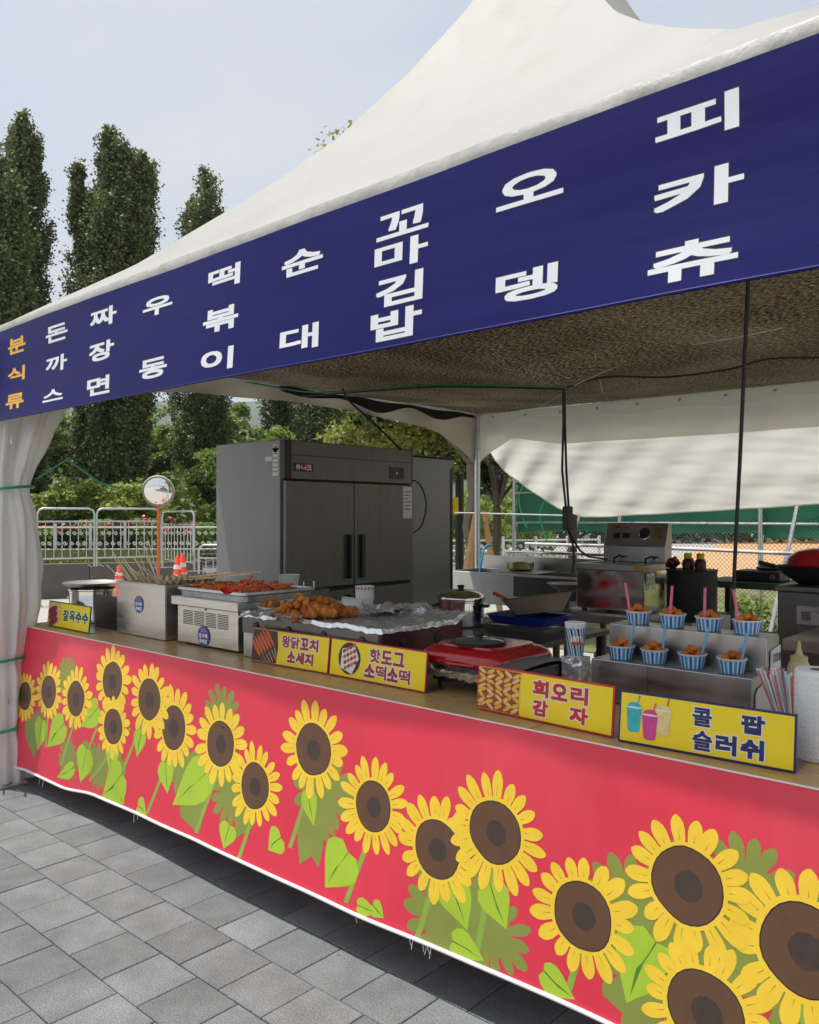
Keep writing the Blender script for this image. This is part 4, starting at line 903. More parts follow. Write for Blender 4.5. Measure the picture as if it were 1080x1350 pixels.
# rice cake warmer
WX0, WX1, WY0, WY1, WZ = -3.83, -3.30, 2.415, 2.86, 1.150
wm = thing('rice_cake_warmer', 'steel warmer with vent slots holding a tray of red rice cakes', 'food warmer', ((WX0+WX1)/2,2.6,CT))
MB().box(WX0,WX1,WY0,WY1,CT+.012,WZ).build('body', 'steel_box', wm, bev=.004)
MB().box(WX0-.035,WX1+.02,WY0-.018,WY1+.01,WZ+.001,1.196).build('top_band', 'steel_box', wm, bev=.004)
for x in (WX0+.04, WX1-.04):
    for y in (WY0+.04, WY1-.04): MB().lathe([(.018,0),(.02,.012)], (x,y,CT), 12).build('foot', 'black_rubber', wm, smooth=True)
mv = MB()
for c_ in range(4):
    for r_ in range(9):
        x0 = WX0+.055+c_*.103; z0 = 1.055+r_*.0085-.012*0
        mv.add([(x0,WY0-.0015,z0),(x0+.088,WY0-.0015,z0),(x0+.088,WY0-.0015,z0+.0042),(x0,WY0-.0015,z0+.0042)], [(0,1,2,3)])
mv.build('vent_slots', 'black_plastic', wm)['kind'] = 'stuff'
MB().lathe([(.005,0),(.005,.004),(.001,.006)], (WX0+.26,WY0,1.142), 10, axis=(0,-1,0)).build('screw', 'black_iron', wm, smooth=True)
sticker(wm, (V(269,838,WY0).x, WY0-.004, 1.005), .052, None, stx)
TX, TXX, TYa, TYb, TZt = WX0-.02, WX1+.05, WY0-.005, WY1+.03, 1.245
mb = MB()
def rrect(x0,x1,y0_,y1_,r_,z,n_=5):
    P = []
    for cx_, cy_, a0 in ((x1-r_,y0_+r_,-90),(x1-r_,y1_-r_,0),(x0+r_,y1_-r_,90),(x0+r_,y0_+r_,180)):
        for k in range(n_+1): a_ = R(a0+90*k/n_); P.append((cx_+r_*math.cos(a_), cy_+r_*math.sin(a_), z))
    return P
def loft(mb, loops, cap0=False, cap1=False):
    n_ = len(loops[0]); o_ = len(mb.v)
    vs = [p_ for l in loops for p_ in l]; fs = []
    for i in range(len(loops)-1):
        for k in range(n_): fs.append((i*n_+k, i*n_+(k+1) % n_, (i+1)*n_+(k+1) % n_, (i+1)*n_+k))
    if cap0: fs.append(tuple(range(n_-1,-1,-1)))
    if cap1: fs.append(tuple((len(loops)-1)*n_+k for k in range(n_)))
    mb.add(vs, fs); return mb
loft(mb, [rrect(TX+.02,TXX-.02,TYa+.02,TYb-.02,.03,1.1975), rrect(TX+.012,TXX-.012,TYa+.012,TYb-.012,.035,1.225), rrect(TX,TXX,TYa,TYb,.04,TZt-.012), rrect(TX,TXX,TYa,TYb,.04,TZt), rrect(TX+.014,TXX-.014,TYa+.014,TYb-.014,.035,TZt), rrect(TX+.03,TXX-.03,TYa+.03,TYb-.03,.03,1.205)], True, True)
mb.build('tray', 'galv', wm, smooth=True)
mbs = MB(); mbs.grid(lambda u, v: (TX+.026+u*(TXX-TX-.052), TYa+.026+v*(TYb-TYa-.052), 1.238+.012*noise.noise(Vector((u*9,v*9,1)))+.006*math.sin(math.pi*u)*math.sin(math.pi*v)), 30, 26)
mbs.build('sauce', 'rice_cake_sauce', wm, smooth=180)
mrc = MB()
for i in range(170):
    x = random.uniform(TX+.045,TXX-.045); y = random.uniform(TYa+.04,TYb-.04); a = random.uniform(0,math.pi); L_ = random.uniform(.012,.022); z = 1.247+random.uniform(-.006,.010)
    d_ = Vector((math.cos(a),math.sin(a),random.uniform(-.2,.2)))*L_
    mrc.tube([Vector((x,y,z))-d_, Vector((x,y,z+.003)), Vector((x,y,z))+d_], .007, 6, True, [.005,.0075,.005])
o = mrc.build('rice_cakes', 'rice_cake', wm, smooth=True); o['kind'] = 'stuff'
for y in (TYa+.16, ):
    MB().tube([(TXX-.10,TYb-.012,TZt-.01),(TXX-.10,TYb-.012,TZt+.028),(TXX-.02,TYb-.012,TZt+.028),(TXX-.02,TYb-.012,TZt-.01)], .004, 6).build('tray_handle', 'chrome', wm, smooth=True)
ld = thing('ladle', 'small orange ladle resting in the tray of red rice cakes', 'ladle', G(303,778,1.25))
q = G(300,779,1.262)
MB().lathe([(.001,-.012),(.022,-.008),(.032,.004),(.034,.008),(.031,.006),(.02,-.005),(.001,-.008)], q, 18, axis=(.25,-.2,1)).build('bowl', 'red_plastic', ld, smooth=True)
MB().tube([q+Vector((.03,.0,.004)), q+Vector((.09,.035,.035)), q+Vector((.125,.05,.075))], .006, 6).build('handle', 'red_plastic', ld, smooth=True)

# ================================================================== FOIL-TOPPED GRIDDLE WITH FRIED CHICKEN
GX0, GX1, GY0, GY1, GZ = -3.23, -2.31, 2.395, 2.93, 1.148
gd = thing('griddle', 'wide steel griddle cabinet covered with foil and red side panel', 'griddle', ((GX0+GX1)/2,2.66,CT))
MB().box(GX0,GX1-.012,GY0,GY1,CT+.002,GZ).build('body', 'steel', gd, bev=.004)
MB().box(GX1-.011,GX1,GY0+.002,GY1-.002,CT+.002,GZ-.002).build('side_panel', 'dark_red_metal', gd, bev=.003)
MB().box(GX0,GX1-.012,GY0-.006,GY0-.001,GZ-.085,GZ-.004).build('front_rail', 'steel_dark', gd, bev=.002)
for i in range(4):
    x = GX0+.11+i*.235; k = MB().lathe([(.018,0),(.018,.006),(.014,.010),(.001,.010)], (x,GY0-.0062,GZ-.045), 16, axis=(0,-1,0)).build('knob', 'black_plastic', gd, smooth=True)
for x in (GX0+.34,): MB().lathe([(.022,0),(.02,.008),(.001,.010)], (GX1,GY0+.13+x*0,GZ-.05), 16, axis=(1,0,0)).build('knob', 'black_iron', gd, smooth=True)
MB().lathe([(.03,0),(.028,.006),(.022,.008),(.001,.004)], (GX1,GY0+.36,GZ-.06), 18, axis=(1,0,0)).build('port', 'black_iron', gd, smooth=True)
def foilfn(u, v):
    x = GX0-.012+u*(GX1-GX0+.024); y = GY0-.012+v*(GY1-GY0+.03); e = min(u,1-u,v,1-v); zz = GZ+.006
    w_ = .020*abs(noise.noise(Vector((x*7,y*7,3))))+.010*abs(noise.noise(Vector((x*22,y*22,1))))
    w_ *= 0.25+0.75*max(0, 1-e*6) + (0.6 if v > .8 and u > .45 else 0)
    z = zz+w_+(.022*max(0,(v-.86)/.14)) - (0.020 if e < .004 else 0)
    return (x,y,z)
MB().grid(foilfn, 90, 60).build('foil_sheet', 'foil', gd, smooth=35)
def lump(r_, seed, sx=1., sy=1., sz=1., ic=ICO2, amp=.42):
    vs = []
    for v in ic[0]:
        n1 = noise.noise(v*1.7+Vector((seed*3.1,seed,0))); n2 = noise.noise(v*4.1+Vector((0,seed*2.3,seed))); n3 = noise.noise(v*9+Vector((seed,0,seed)))
        k = r_*(1+amp*n1+amp*.5*n2+amp*.25*n3); vs.append((v.x*k*sx, v.y*k*sy, v.z*k*sz))
    return vs, ic[1]
LUMPS = []
def lump_mesh(mat, i, amp=.45):
    mb = MB(); vs, fs = lump(1.0, i*1.37+2, 1, .85, .75, amp=amp); mb.add(vs, fs)
    o = mb.build('tmp', mat, base=(0,0,0), smooth=70); me = o.data; bpy.data.objects.remove(o); return me
CHM = [lump_mesh('fried_chicken', i) for i in range(7)]; PCM = [lump_mesh('popcorn_chicken', i+20, .34) for i in range(5)]
def piece(name, meshes, parent, wp, r_):
    o = bpy.data.objects.new(name, random.choice(meshes)); COL.objects.link(o); o.parent = parent; o.location = Vector(wp)-BASE[parent.name]
    o.rotation_euler = (random.uniform(0,6.3), random.uniform(0,6.3), random.uniform(0,6.3)); o.scale = (r_, r_*random.uniform(.8,1.2), r_); return o
cc = G(411, 812, GZ+.02)
pile = thing('fried_chicken_pile', 'heap of golden fried chicken pieces on the foil griddle', 'fried chicken', cc)
ux = Vector(RV).to_3d(); uy = Vector(DV).to_3d()
for i in range(92):
    a = random.uniform(0,6.283); rr = math.sqrt(random.random()); x = math.cos(a)*rr; y = math.sin(a)*rr
    hmax = .085*(1-rr**1.6)*(1.0 if x < .1 else .82)
    z = random.uniform(.3,1.0)*hmax
    piece('chicken_piece', CHM, pile, cc+ux*(x*.185)+uy*(y*.115+.05)+Vector((0,0,z+.008)), random.uniform(.017,.027))
tr_ = thing('small_chicken_pile', 'small foil tray of fried pieces left of the big chicken heap', 'fried chicken', G(352,808,GZ+.02))
q = BASE[tr_.name]+uy*.16
MB().lathe([(.001,.0),(.06,.0),(.085,.02),(.088,.02),(.06,.004),(.001,.004)], q, 20).build('foil_dish', 'foil', tr_, smooth=True)
for i in range(14): piece('chicken_piece', CHM, tr_, q+Vector((random.uniform(-.05,.05),random.uniform(-.05,.05),.018+random.uniform(0,.012))), .016)
fl = thing('crumpled_foil', 'crumpled silver foil sheets around the chicken heap', 'foil', cc)
for k,(ox,oy,sx,sy) in enumerate(((-.17,-.02,.14,.10),(.02,.17,.16,.06),(.24,.15,.13,.09),(.40,.24,.15,.07))):
    c_ = cc+ux*ox+uy*oy
    MB().grid(lambda u, v: (lambda p_: (p_.x, p_.y, GZ+.022+.05*abs(noise.noise(Vector((u*3+k*7,v*3,k))))*(1 if k else .7)+.014*abs(noise.noise(Vector((u*9,v*9+k,2))))))(c_+ux*((u-.5)*2*sx)+uy*((v-.5)*2*sy)), 22, 18).build('foil_piece', 'foil', fl, smooth=30)
# stack of orange striped paper cups
sc_ = G(478.5, 806, GZ+.012)+uy*.16
cs = thing('paper_cup_stack', 'stack of white paper cups with orange and green slanted stripes', 'paper cups', sc_)
for i in range(4):
    MB().lathe([(.036,.0),(.048,.05),(.0495,.053),(.047,.054),(.036,.004),(.001,.004)], sc_+Vector((0,0,.018*i+.001)), 28).build('cup', 'paper_white', cs, smooth=True)
def cup_stripes(parent, c, prof2, slant, stripes, n_seg=6, name='stripe', off=.0006):
    """slanted stripes round a tapered cup wall: prof2=(r0,z0,r1,z1)"""
    r0, z0, r1, z1 = prof2
    for (a0, wdg, mat_) in stripes:
        mb = MB(); ns = 5
        def P(a, t_): r_ = r0+(r1-r0)*t_+off; return (c[0]+r_*math.cos(a), c[1]+r_*math.sin(a), c[2]+z0+(z1-z0)*t_)
        for i in range(n_seg):
            for j in range(ns):
                t0, t1 = i/n_seg, (i+1)/n_seg; A = a0+wdg*j/ns; B = a0+wdg*(j+1)/ns
                mb.add([P(A+slant*t0,t0),P(B+slant*t0,t0),P(B+slant*t1,t1),P(A+slant*t1,t1)], [(0,1,2,3)])
        mb.build(name, mat_, parent, smooth=True)
cup_stripes(cs, sc_+Vector((0,0,.055)), (.0368,.004,.0478,.050), .45, [(k*2*math.pi/16, .17, ('cup_orange','cup_orange','cup_green')[k % 3]) for k in range(16)])
tag(MB().grid(lambda u,v: (lambda p_: (p_.x,p_.y,GZ+.028+.045*math.sin(math.pi*v)*(1-.5*u)+.01*noise.noise(Vector((u*5,v*9,2)))))(sc_+ux*(-.06+.1*(u-.5))+uy*(-.03+(v-.5)*.14)), 14, 18).build('cup_sleeve', 'straw_white', smooth=180), 'clear plastic cup sleeve lying before the orange striped cups', 'sleeve')

# ================================================================== RED ELECTRIC GRILL
RX0, RX1, RY0, RY1 = -2.15, -1.735, 2.42, 2.80
rg = thing('electric_grill', 'glossy red electric grill with a round glass lid', 'grill', ((RX0+RX1)/2,2.6,CT))
loft(MB(), [rrect(RX0+.03,RX1-.03,RY0+.03,RY1-.03,.05,1.042), rrect(RX0,RX1,RY0,RY1,.07,1.055), rrect(RX0-.006,RX1+.006,RY0-.006,RY1+.006,.075,1.072), rrect(RX0+.006,RX1-.006,RY0+.006,RY1-.006,.07,1.098), rrect(RX0+.035,RX1-.035,RY0+.035,RY1-.035,.055,1.112), rrect(RX0+.06,RX1-.06,RY0+.06,RY1-.06,.04,1.115)], True, True).build('housing', 'red_enamel', rg, smooth=50)
loft(MB(), [rrect(RX0+.05,RX1-.05,RY0+.05,RY1-.05,.05,1.115), rrect(RX0+.055,RX1-.055,RY0+.055,RY1-.055,.05,1.123)], True, True).build('hot_plate', 'red_enamel', rg, smooth=True)
lc = Vector((-1.945,2.565,1.1245))
lid = MB().lathe([(.100,.000),(.104,.003),(.100,.007),(.080,.014),(.03,.019),(.001,.020)], lc, 36).build('lid', 'glass', rg, smooth=True)
MB().lathe([(.099,-.001),(.107,.001),(.108,.006),(.104,.009),(.098,.0075)], lc, 36).build('lid_rim', 'black_plastic', lid, smooth=True)
MB().lathe([(.016,.018),(.016,.026),(.022,.032),(.023,.048),(.018,.052),(.001,.052)], lc, 20).build('lid_knob', 'black_plastic', lid, smooth=True)
MB().tube([(RX0+.12,RY0-.002,1.062),(RX0+.2,RY0-.02,1.064),(RX1-.2,RY0-.02,1.064),(RX1-.12,RY0-.002,1.062)], .007, 8).build('handle', 'red_enamel', rg, smooth=True)
bn = thing('burner_stand', 'black burner stand lined with crumpled foil under the red grill', 'burner', ((RX0+RX1)/2,2.6,CT))
MB().box(RX0+.05,RX1-.05,RY0+.05,RY1-.03,.978,1.000).build('frame', 'black_iron', bn, bev=.004)
for x in (RX0+.07,RX1-.07):
    for y in (RY0+.07,RY1-.06): MB().tube([(x,y,CT),(x,y,.98)], .009, 8).build('leg', 'black_iron', bn)
for i in range(3): MB().lathe([(.016,0),(.015,.012),(.001,.014)], (RX0+.12+i*.09,RY0+.05,.989), 14, axis=(0,-1,0)).build('knob', 'black_plastic', bn, smooth=True)
def fskirt(u, v):
    a = u*2*math.pi; ca, sa = math.cos(a), math.sin(a); k = 1/max(abs(ca),abs(sa)); 
    x = (RX0+RX1)/2+ca*k**.75*(.19+.045*v+.012*noise.noise(Vector((ca*7,sa*7,v*3)))); y = (RY0+RY1)/2+sa*k**.75*(.18+.045*v+.012*noise.noise(Vector((ca*7,sa*7,v*3+5))))
    return (x,y,1.002+.037*v+.014*noise.noise(Vector((ca*11,sa*11,v*4)))*1.0*(1-v*.5))
MB().grid(fskirt, 110, 7).build('foil_liner', 'foil', bn, smooth=30)
MB().box(RX0+.03,RX1-.03,RY0+.03,RY1-.03,1.001,1.004).build('foil_base', 'foil', bn)

# ================================================================== MESH TRAY, FOIL BLOCK, STRIPED CUP
mt = thing('mesh_tray', 'grey mesh-topped draining box behind the potato sign', 'tray', (-1.66,2.5,CT))
MB().box(-1.725,-1.615,2.345,2.70,CT+.002,1.075).build('body', 'steel_dark', mt, bev=.003)
pm('wire_mesh', (0.22,0.22,0.21), 0.5, 0.8, 0.5, 220, 0.9, 220)
MB().grid(lambda u,v: (-1.728+u*.116, 2.34+v*.365, 1.079+.012*math.sin(math.pi*v)+.002*noise.noise(Vector((u*8,v*8,0)))), 12, 20).build('mesh', 'wire_mesh', mt, smooth=180)
fb = MB().grid(lambda u,v: (lambda a: (-1.568+.042*a[0]+.004*noise.noise(Vector((u*14,v*14,2))), 2.655+.036*a[1]+.004*noise.noise(Vector((u*14,v*14,6))), CT+.003+.155*v))((math.copysign(min(1,abs(math.cos(u*6.283))*1.3),math.cos(u*6.283)), math.copysign(min(1,abs(math.sin(u*6.283))*1.3),math.sin(u*6.283)))), 44, 22)
fb.add([(-1.605,2.622,1.1005),(-1.531,2.622,1.1005),(-1.531,2.688,1.1005),(-1.605,2.688,1.1005)], [(0,1,2,3)])
tag(fb.build('foil_block', 'foil', smooth=30), 'crinkled foil-wrapped block between mesh tray and step display', 'foil block')
scp = Vector((-1.575,2.665,1.1015))
sc2 = thing('striped_paper_cup', 'tall white paper cup with blue and navy slanted stripes', 'paper cup', scp)
MB().lathe([(.028,0),(.038,.118),(.040,.122),(.038,.126),(.034,.124),(.027,.004),(.001,.004)], scp, 36).build('cup', 'paper_white', sc2, smooth=True)
cup_stripes(sc2, scp, (.0283,.004,.0370,.106), -.55, [(k*2*math.pi/18, .20, ('cup_cyan','cup_navy')[k % 2]) for k in range(18)], 8)
cup_stripes(sc2, scp, (.0369,.100,.0377,.116), 0, [(0,6.283,'cup_cyan')], 2, 'band', .0007)
va = math.atan2(-RV[1]*0-DV[1], -DV[0])
cup_stripes(sc2, scp, (.0320,.050,.0345,.078), 0, [(va-.72,1.44,'paper_white')], 4, 'emblem_ground', .0010)
cup_stripes(sc2, scp, (.0318,.046,.0328,.057), 0, [(va-.62,1.24,'cup_orange')], 3, 'emblem', .0014)

# ================================================================== STEPPED DISPLAY WITH SNACK CUPS
SXa, SXb = -1.52, -0.945; SY0, SY1, SY2 = 2.685, 2.82, 2.95; SZ1, SZ2 = 1.098, 1.213
dp = thing('step_display', 'two-step stainless steel display stand holding snack cups', 'display stand', ((SXa+SXb)/2,2.8,CT))
mb = MB(); Pf = [(SY0,CT+.002),(SY2,CT+.002),(SY2,SZ2),(SY1,SZ2),(SY1,SZ1),(SY0,SZ1)]
mb.add([(SXa,y,z) for y,z in Pf]+[(SXb,y,z) for y,z in Pf], [(0,1,2,3,4,5)[::-1],(6,7,8,9,10,11)]+[(i,(i+1) % 6,(i+1) % 6+6,i+6) for i in range(6)])
mb.build('body', 'steel', dp, bev=.003)
MB().box(-1.30,-1.299,SY0-.002,SY0-.0002,CT+.01,SZ1-.004).build('seam', 'steel_dark', dp)
sp = MB(); Q = [(SY0+.025,CT+.01),(SY2-.004,CT+.01),(SY2-.004,SZ2-.035),(SY1+.035,SZ2-.045),(SY1+.03,SZ1+.02),(SY1+.012,SZ1-.02),(SY0+.045,SZ1-.04),(SY0+.025,SZ1-.06)]
sp.add([(SXb+.002,y,z) for y,z in Q]+[(SXb+.006,y,z) for y,z in Q], [tuple(range(7,-1,-1)),tuple(range(8,16))]+[(i,(i+1) % 8,(i+1) % 8+8,i+8) for i in range(8)])
sp = sp.build('side_plate', 'acrylic', dp)
fnS = lambda u,v,o_: (SXb+.0064+o_, SY1+.05+u, 1.125+v)
for k,ch in enumerate('OO8'): letter(ch, fnS, k*.026, k*.026+.022, 0, .03, .001, 'print_black', sp, .0004, n=4)
MB().add([(SXb+.0066,SY1+.02,CT+.03),(SXb+.0066,SY1+.07,CT+.03),(SXb+.0066,SY1+.07,CT+.034),(SXb+.0066,SY1+.02,CT+.034)], [(0,1,2,3)]).build('print_line', 'print_black', sp)
ORD = ('first','second','third','fourth')
def snack_cup(x, y, z, rowname, k):
    c_ = Vector((x,y,z+.0012)); t_ = thing('snack_cup', 'blue striped paper cup of fried chicken, %s from the left on the %s step' % (ORD[k], rowname), 'snack cup', c_, 'snack cups on the step display')
    MB().lathe([(.038,0),(.046,.044),(.049,.046),(.0495,.049),(.046,.0495),(.044,.044),(.037,.004),(.001,.004)], c_, 32).build('cup', 'paper_white', t_, smooth=True)
    cup_stripes(t_, c_, (.0381,.0005,.0459,.043), 0, [(j*2*math.pi/18, .21, ('cup_blue','cup_cyan')[j % 2]) for j in range(18)], 2)
    n_ = 8
    for j in range(n_):
        a = j*2*math.pi/n_+random.uniform(-.3,.3); rr = .022 if j < 6 else .006
        piece('chicken_piece', PCM, t_, c_+Vector((math.cos(a)*rr, math.sin(a)*rr, .046+random.uniform(0,.008)+(.012 if j >= 6 else 0))), random.uniform(.0125,.0165))
    return c_
for k, px in enumerate((842,887,935,985)):
    p_ = V(px, 830, 2.878); c_ = snack_cup(p_.x, 2.878, SZ2, 'upper', k)
    dx = (-.022,.0,-.008,-.020)[k]; lean = (-.022,.003,-.001,-.018)[k]
    tag(MB().tube([c_+Vector((dx*1.0,-.02,.01)), c_+Vector((dx+lean*.5,-.018,.085)), c_+Vector((dx+lean*1.2,-.012,.150))], .0053, 8).build('straw', 'straw_pink', smooth=True), 'pink straw in the %s cup from the left on the upper step' % ORD[k], 'straw', 'straws in the snack cups')
for k, px in enumerate((820,863,913,965)):
    p_ = V(px, 880, 2.748); c_ = snack_cup(p_.x, 2.748, SZ1, 'lower', k)
    dx = .028; lean = (.015,.006,.022,.018)[k]
    tag(MB().tube([c_+Vector((dx*.7,0,.01)), c_+Vector((dx+lean*.3,.005,.06)), c_+Vector((dx+lean*1.1,.012,.140))], .0050, 8).build('straw', 'straw_blue', smooth=True), 'light blue straw in the %s cup from the left on the lower step' % ORD[k], 'straw', 'straws in the snack cups')

# paper towel, straw bin, sauce bottle
tw = Vector((-0.685,2.455,CT)); pt = thing('paper_towel_roll', 'white embossed paper towel roll standing at the right edge', 'paper towel', tw)
mb = MB(); mb.lathe([(.020,.002),(.056,.002),(.058,.006),(.058,.244),(.056,.248),(.020,.248),(.019,.24),(.019,.01)], tw, 44); mb.build('roll', 'towel_paper', pt, smooth=True)
MB().lathe([(.0185,.002),(.0185,.249),(.0165,.249),(.0165,.004)], tw, 20).build('core', 'plywood', pt, smooth=True)
# embossed wave pattern: shallow raised ridges round the roll
mbr = MB()
for j in range(14):
    z0 = .018+j*.0163
    for s_ in (0, 1):
        pts = []
        for k in range(57):
            a = k/56*2*math.pi; pts.append(tw+Vector((math.cos(a)*.0582, math.sin(a)*.0582, z0+.006*math.sin(a*16+s_*math.pi))))
        mbr.tube(pts, .0009, 4, False)
mbr.build('embossing', 'towel_paper', pt, smooth=True)['kind'] = 'stuff'
sb = Vector((-0.812,2.62,CT)); bn2 = thing('straw_bin', 'dark bin holding a bundle of drinking straws beside the towel roll', 'bin', sb)
MB().lathe([(.032,0),(.040,.055),(.042,.057),(.039,.057),(.031,.004),(.001,.004)], sb, 24).build('body', 'grey_plastic', bn2, smooth=True)
for i in range(38):
    a = random.uniform(0,6.28); rr = random.uniform(0,.026); x, y = math.cos(a)*rr, math.sin(a)*rr
    lx = -.035+x*1.3; ly = y*1.2-.01; m_ = ('straw_white','straw_blue','straw_white','straw_pink','straw_green','straw_white','straw_red','straw_white')[i % 8]
    L_ = random.uniform(.185,.205)
    tag(MB().tube([sb+Vector((x*.6,y*.6,.008)), sb+Vector((x*.6+lx*1.1,y*.6+ly,.008+L_))], .0032, 6).build('straw', m_, smooth=True), '%s straw in the bundle beside the paper towel roll' % {'straw_pink':'pink','straw_blue':'pale blue','straw_white':'white','straw_red':'red','straw_green':'pale green'}[m_], 'straw', 'bundle of straws in the bin')
bt = Vector((-0.83,2.78,CT)); bo = thing('sauce_bottle', 'beige squeeze sauce bottle with pointed nozzle behind the straws', 'bottle', bt)
MB().lathe([(.001,0),(.034,0),(.036,.006),(.036,.18),(.030,.205),(.024,.212),(.001,.212)], bt, 24).build('body', 'bottle_plastic', bo, smooth=True)
MB().lathe([(.026,.206),(.026,.226),(.012,.232),(.008,.245),(.003,.275),(.001,.276)], bt, 20).build('nozzle', 'bottle_plastic', bo, smooth=True)
# ================================================================== REFRIGERATORS
def fridge(label, xb, xf, ya, yb, zt, zh, zs, detail):
    t_ = thing('refrigerator', label, 'refrigerator', ((xb+xf)/2,(ya+yb)/2,0), 'steel refrigerators on the left side')
    MB().box(xb,xf-.05,ya,yb,.12,zt).build('cabinet', 'steel_painted', t_, bev=.006)
    for x in (xb+.06,xf-.12):
        for y in (ya+.06,yb-.06): MB().tube([(x,y,0),(x,y,.12)], .02, 10).build('foot', 'black_plastic', t_)
    MB().box(xf-.049,xf-.004,ya+.001,ya+.055,zh+.004,zt-.002).build('corner_post', 'black_plastic', t_, bev=.003)
    MB().box(xf-.049,xf-.004,yb-.02,yb-.001,zh+.004,zt-.002).build('corner_post', 'black_plastic', t_, bev=.003)
    hp_ = MB().box(xf-.049,xf,ya+.057,yb-.022,zh+.004,zt-.002).build('header_panel', 'steel_dark', t_, bev=.004)
    zl = zh+.62*(zt-zh); MB().box(xf-.001,xf+.0008,ya+.06,yb-.024,zl-.003,zl+.003).build('groove', 'black_plastic', hp_)
    MB().box(xf-.052,xf-.028,ya+.002,yb-.002,.14,zh+.003).build('gasket', 'black_rubber', t_)
    ym = (ya+yb)/2
    nd = [(ya+.004,ym-.004),(ym+.004,yb-.004)] if detail else [(ya+.004,yb-.012)]
    for z0, z1, up in (((zs+.012,zh-.006,1),(.14,zs-.012,0)) if detail else ((.14,zh-.006,1),)):
        for i,(a,b_) in enumerate(nd):
            d_ = MB().box(xf-.027,xf+.002,a,b_,z0,z1).build('door', 'steel_dark' if detail else 'steel_painted', t_, bev=.005)
            if not detail:
                MB().box(xf+.002,xf+.008,b_-.035,b_-.008,z0+.01,z1-.08).build('door_edge', 'black_plastic', d_, bev=.002); continue
            s_ = (1 if i == 0 else -1); yh = (b_-.10 if i == 0 else a+.05)
            zc0, zc1 = (z0+.05,z0+.36) if up else (z1-.34,z1-.04)
            MB().box(xf+.002,xf+.006,yh,yh+.055,zc0,zc1).build('handle_recess', 'black_plastic', d_, bev=.002)
            yy = yh+.042 if i == 0 else yh
            hb_ = MB(); hb_.box(xf+.006,xf+.03,yy,yy+.014,zc0,zc1); hb_.build('handle', 'black_plastic', d_, bev=.003)
    return t_, hp_
FXF = -4.21
fr1, hp1 = fridge('large steel four-door refrigerator with black handles', -4.98, FXF, 3.455, 4.72, 2.125, 1.86, 1.116, True)
fnH = lambda u,v,o_: (FXF+.0012+o_, u, v)
MB().box(FXF+.0005,FXF+.002,3.525,3.70,1.915,1.972).build('logo_plate', 'black_plastic', hp1)
for k,ch in enumerate('유니크'): letter(ch, lambda u,v,o_: (FXF+.0022+o_,u,v), 3.545+k*.048, 3.587+k*.048, 1.927, 1.962, .0016, 'paper_white', hp1, .0006, outline=.003, omat='lamp_red', n=6)
dpn = MB().box(FXF+.0005,FXF+.004,4.455,4.61,1.895,1.985).build('control_display', 'black_plastic', hp1, bev=.002)
MB().box(FXF+.0045,FXF+.005,4.52,4.535,1.93,1.95).build('indicator', 'paper_white', dpn)
# papers on the doors and side
MB().box(FXF+.0025,FXF+.0033,4.60,4.70,1.60,1.84).build('notice_paper', 'paper_white', fr1)
for k in range(6): MB().box(FXF+.0034,FXF+.0037,4.615,4.685-.012*(k % 3),1.80-k*.026,1.806-k*.026).build('notice_line', 'print_black', fr1)
MB().box(FXF+.0034,FXF+.0037,4.615,4.685,1.665,1.669).build('notice_line', 'lamp_red', fr1)
el = MB().box(-4.335,-4.275,3.4532,3.4545,1.885,2.07).build('energy_label', 'paper_white', fr1)
MB().lathe([(.03,0),(.03,.0013),(.001,.0013)], (-4.305,3.4545,2.07), 24, axis=(0,-1,0)).build('label_dial', 'paper_white', fr1)
MB().add([(-4.305+.02*math.cos(R(a_)),3.4528,2.07+.02*math.sin(R(a_))) for a_ in range(0,181,20)], [tuple(range(10))]).build('label_dial_print', 'photo_orange', fr1)
for k in range(5): MB().box(-4.328,-4.282,3.4528,3.4531,2.03-k*.03,2.036-k*.03).build('label_line', 'print_black' if k % 2 else 'grey_plastic', fr1)
MB().box(-4.415,-4.345,3.4532,3.4545,1.985,2.015).build('label_strip', 'paper_white', fr1)
fr2, _ = fridge('plain steel refrigerator standing behind the four-door one', -5.02, -4.49, 4.74, 5.56, 2.12, 2.11, 1.10, False)
q0 = Vector((FXF-.02,4.725,1.90))
rope('cable', [Vector((FXF-.02,4.723,1.90)), Vector((FXF+.0,4.80,1.86)), Vector((FXF+.01,4.86,1.72)), Vector((FXF+.0,4.82,1.55)), Vector((FXF-.03,4.735,1.48))], .006, 'black_rubber', 'thin black cable looping beside the four-door refrigerator', 'cable')

# ================================================================== MIDDLE TABLE WITH POT AND BASINS
def table(name, label, x0, x1, y0_, y1_, zt, top, leg, th=.03, shelf=None, group=None):
    t_ = thing(name, label, 'table', ((x0+x1)/2,(y0_+y1_)/2,0), group)
    MB().box(x0,x1,y0_,y1_,zt-th,zt).build('top', top, t_, bev=.003)
    for x in (x0+.04,x1-.04):
        for y in (y0_+.04,y1_-.04): MB().box(x-.02,x+.02,y-.02,y+.02,0,zt-th-.001).build('leg', leg, t_, bev=.002)
    if shelf: MB().box(x0+.021,x1-.021,y0_+.065,y1_-.065,shelf-.02,shelf).build('shelf', top, t_, bev=.002)
    return t_
table('work_table', 'dark steel work table behind the griddle holding pot and basins', -3.75, -2.45, 3.75, 4.55, .925, 'steel_dark', 'black_iron', .03, .35)
pq = Vector((-3.22,4.06,.926)); lp = thing('lidded_pot', 'shiny lidded cooking pot standing behind the foil griddle', 'pot', pq)
MB().lathe([(.001,0),(.13,0),(.138,.008),(.14,.02),(.14,.155),(.147,.16),(.147,.165),(.138,.165)], pq, 36).build('body', 'chrome', lp, smooth=True)
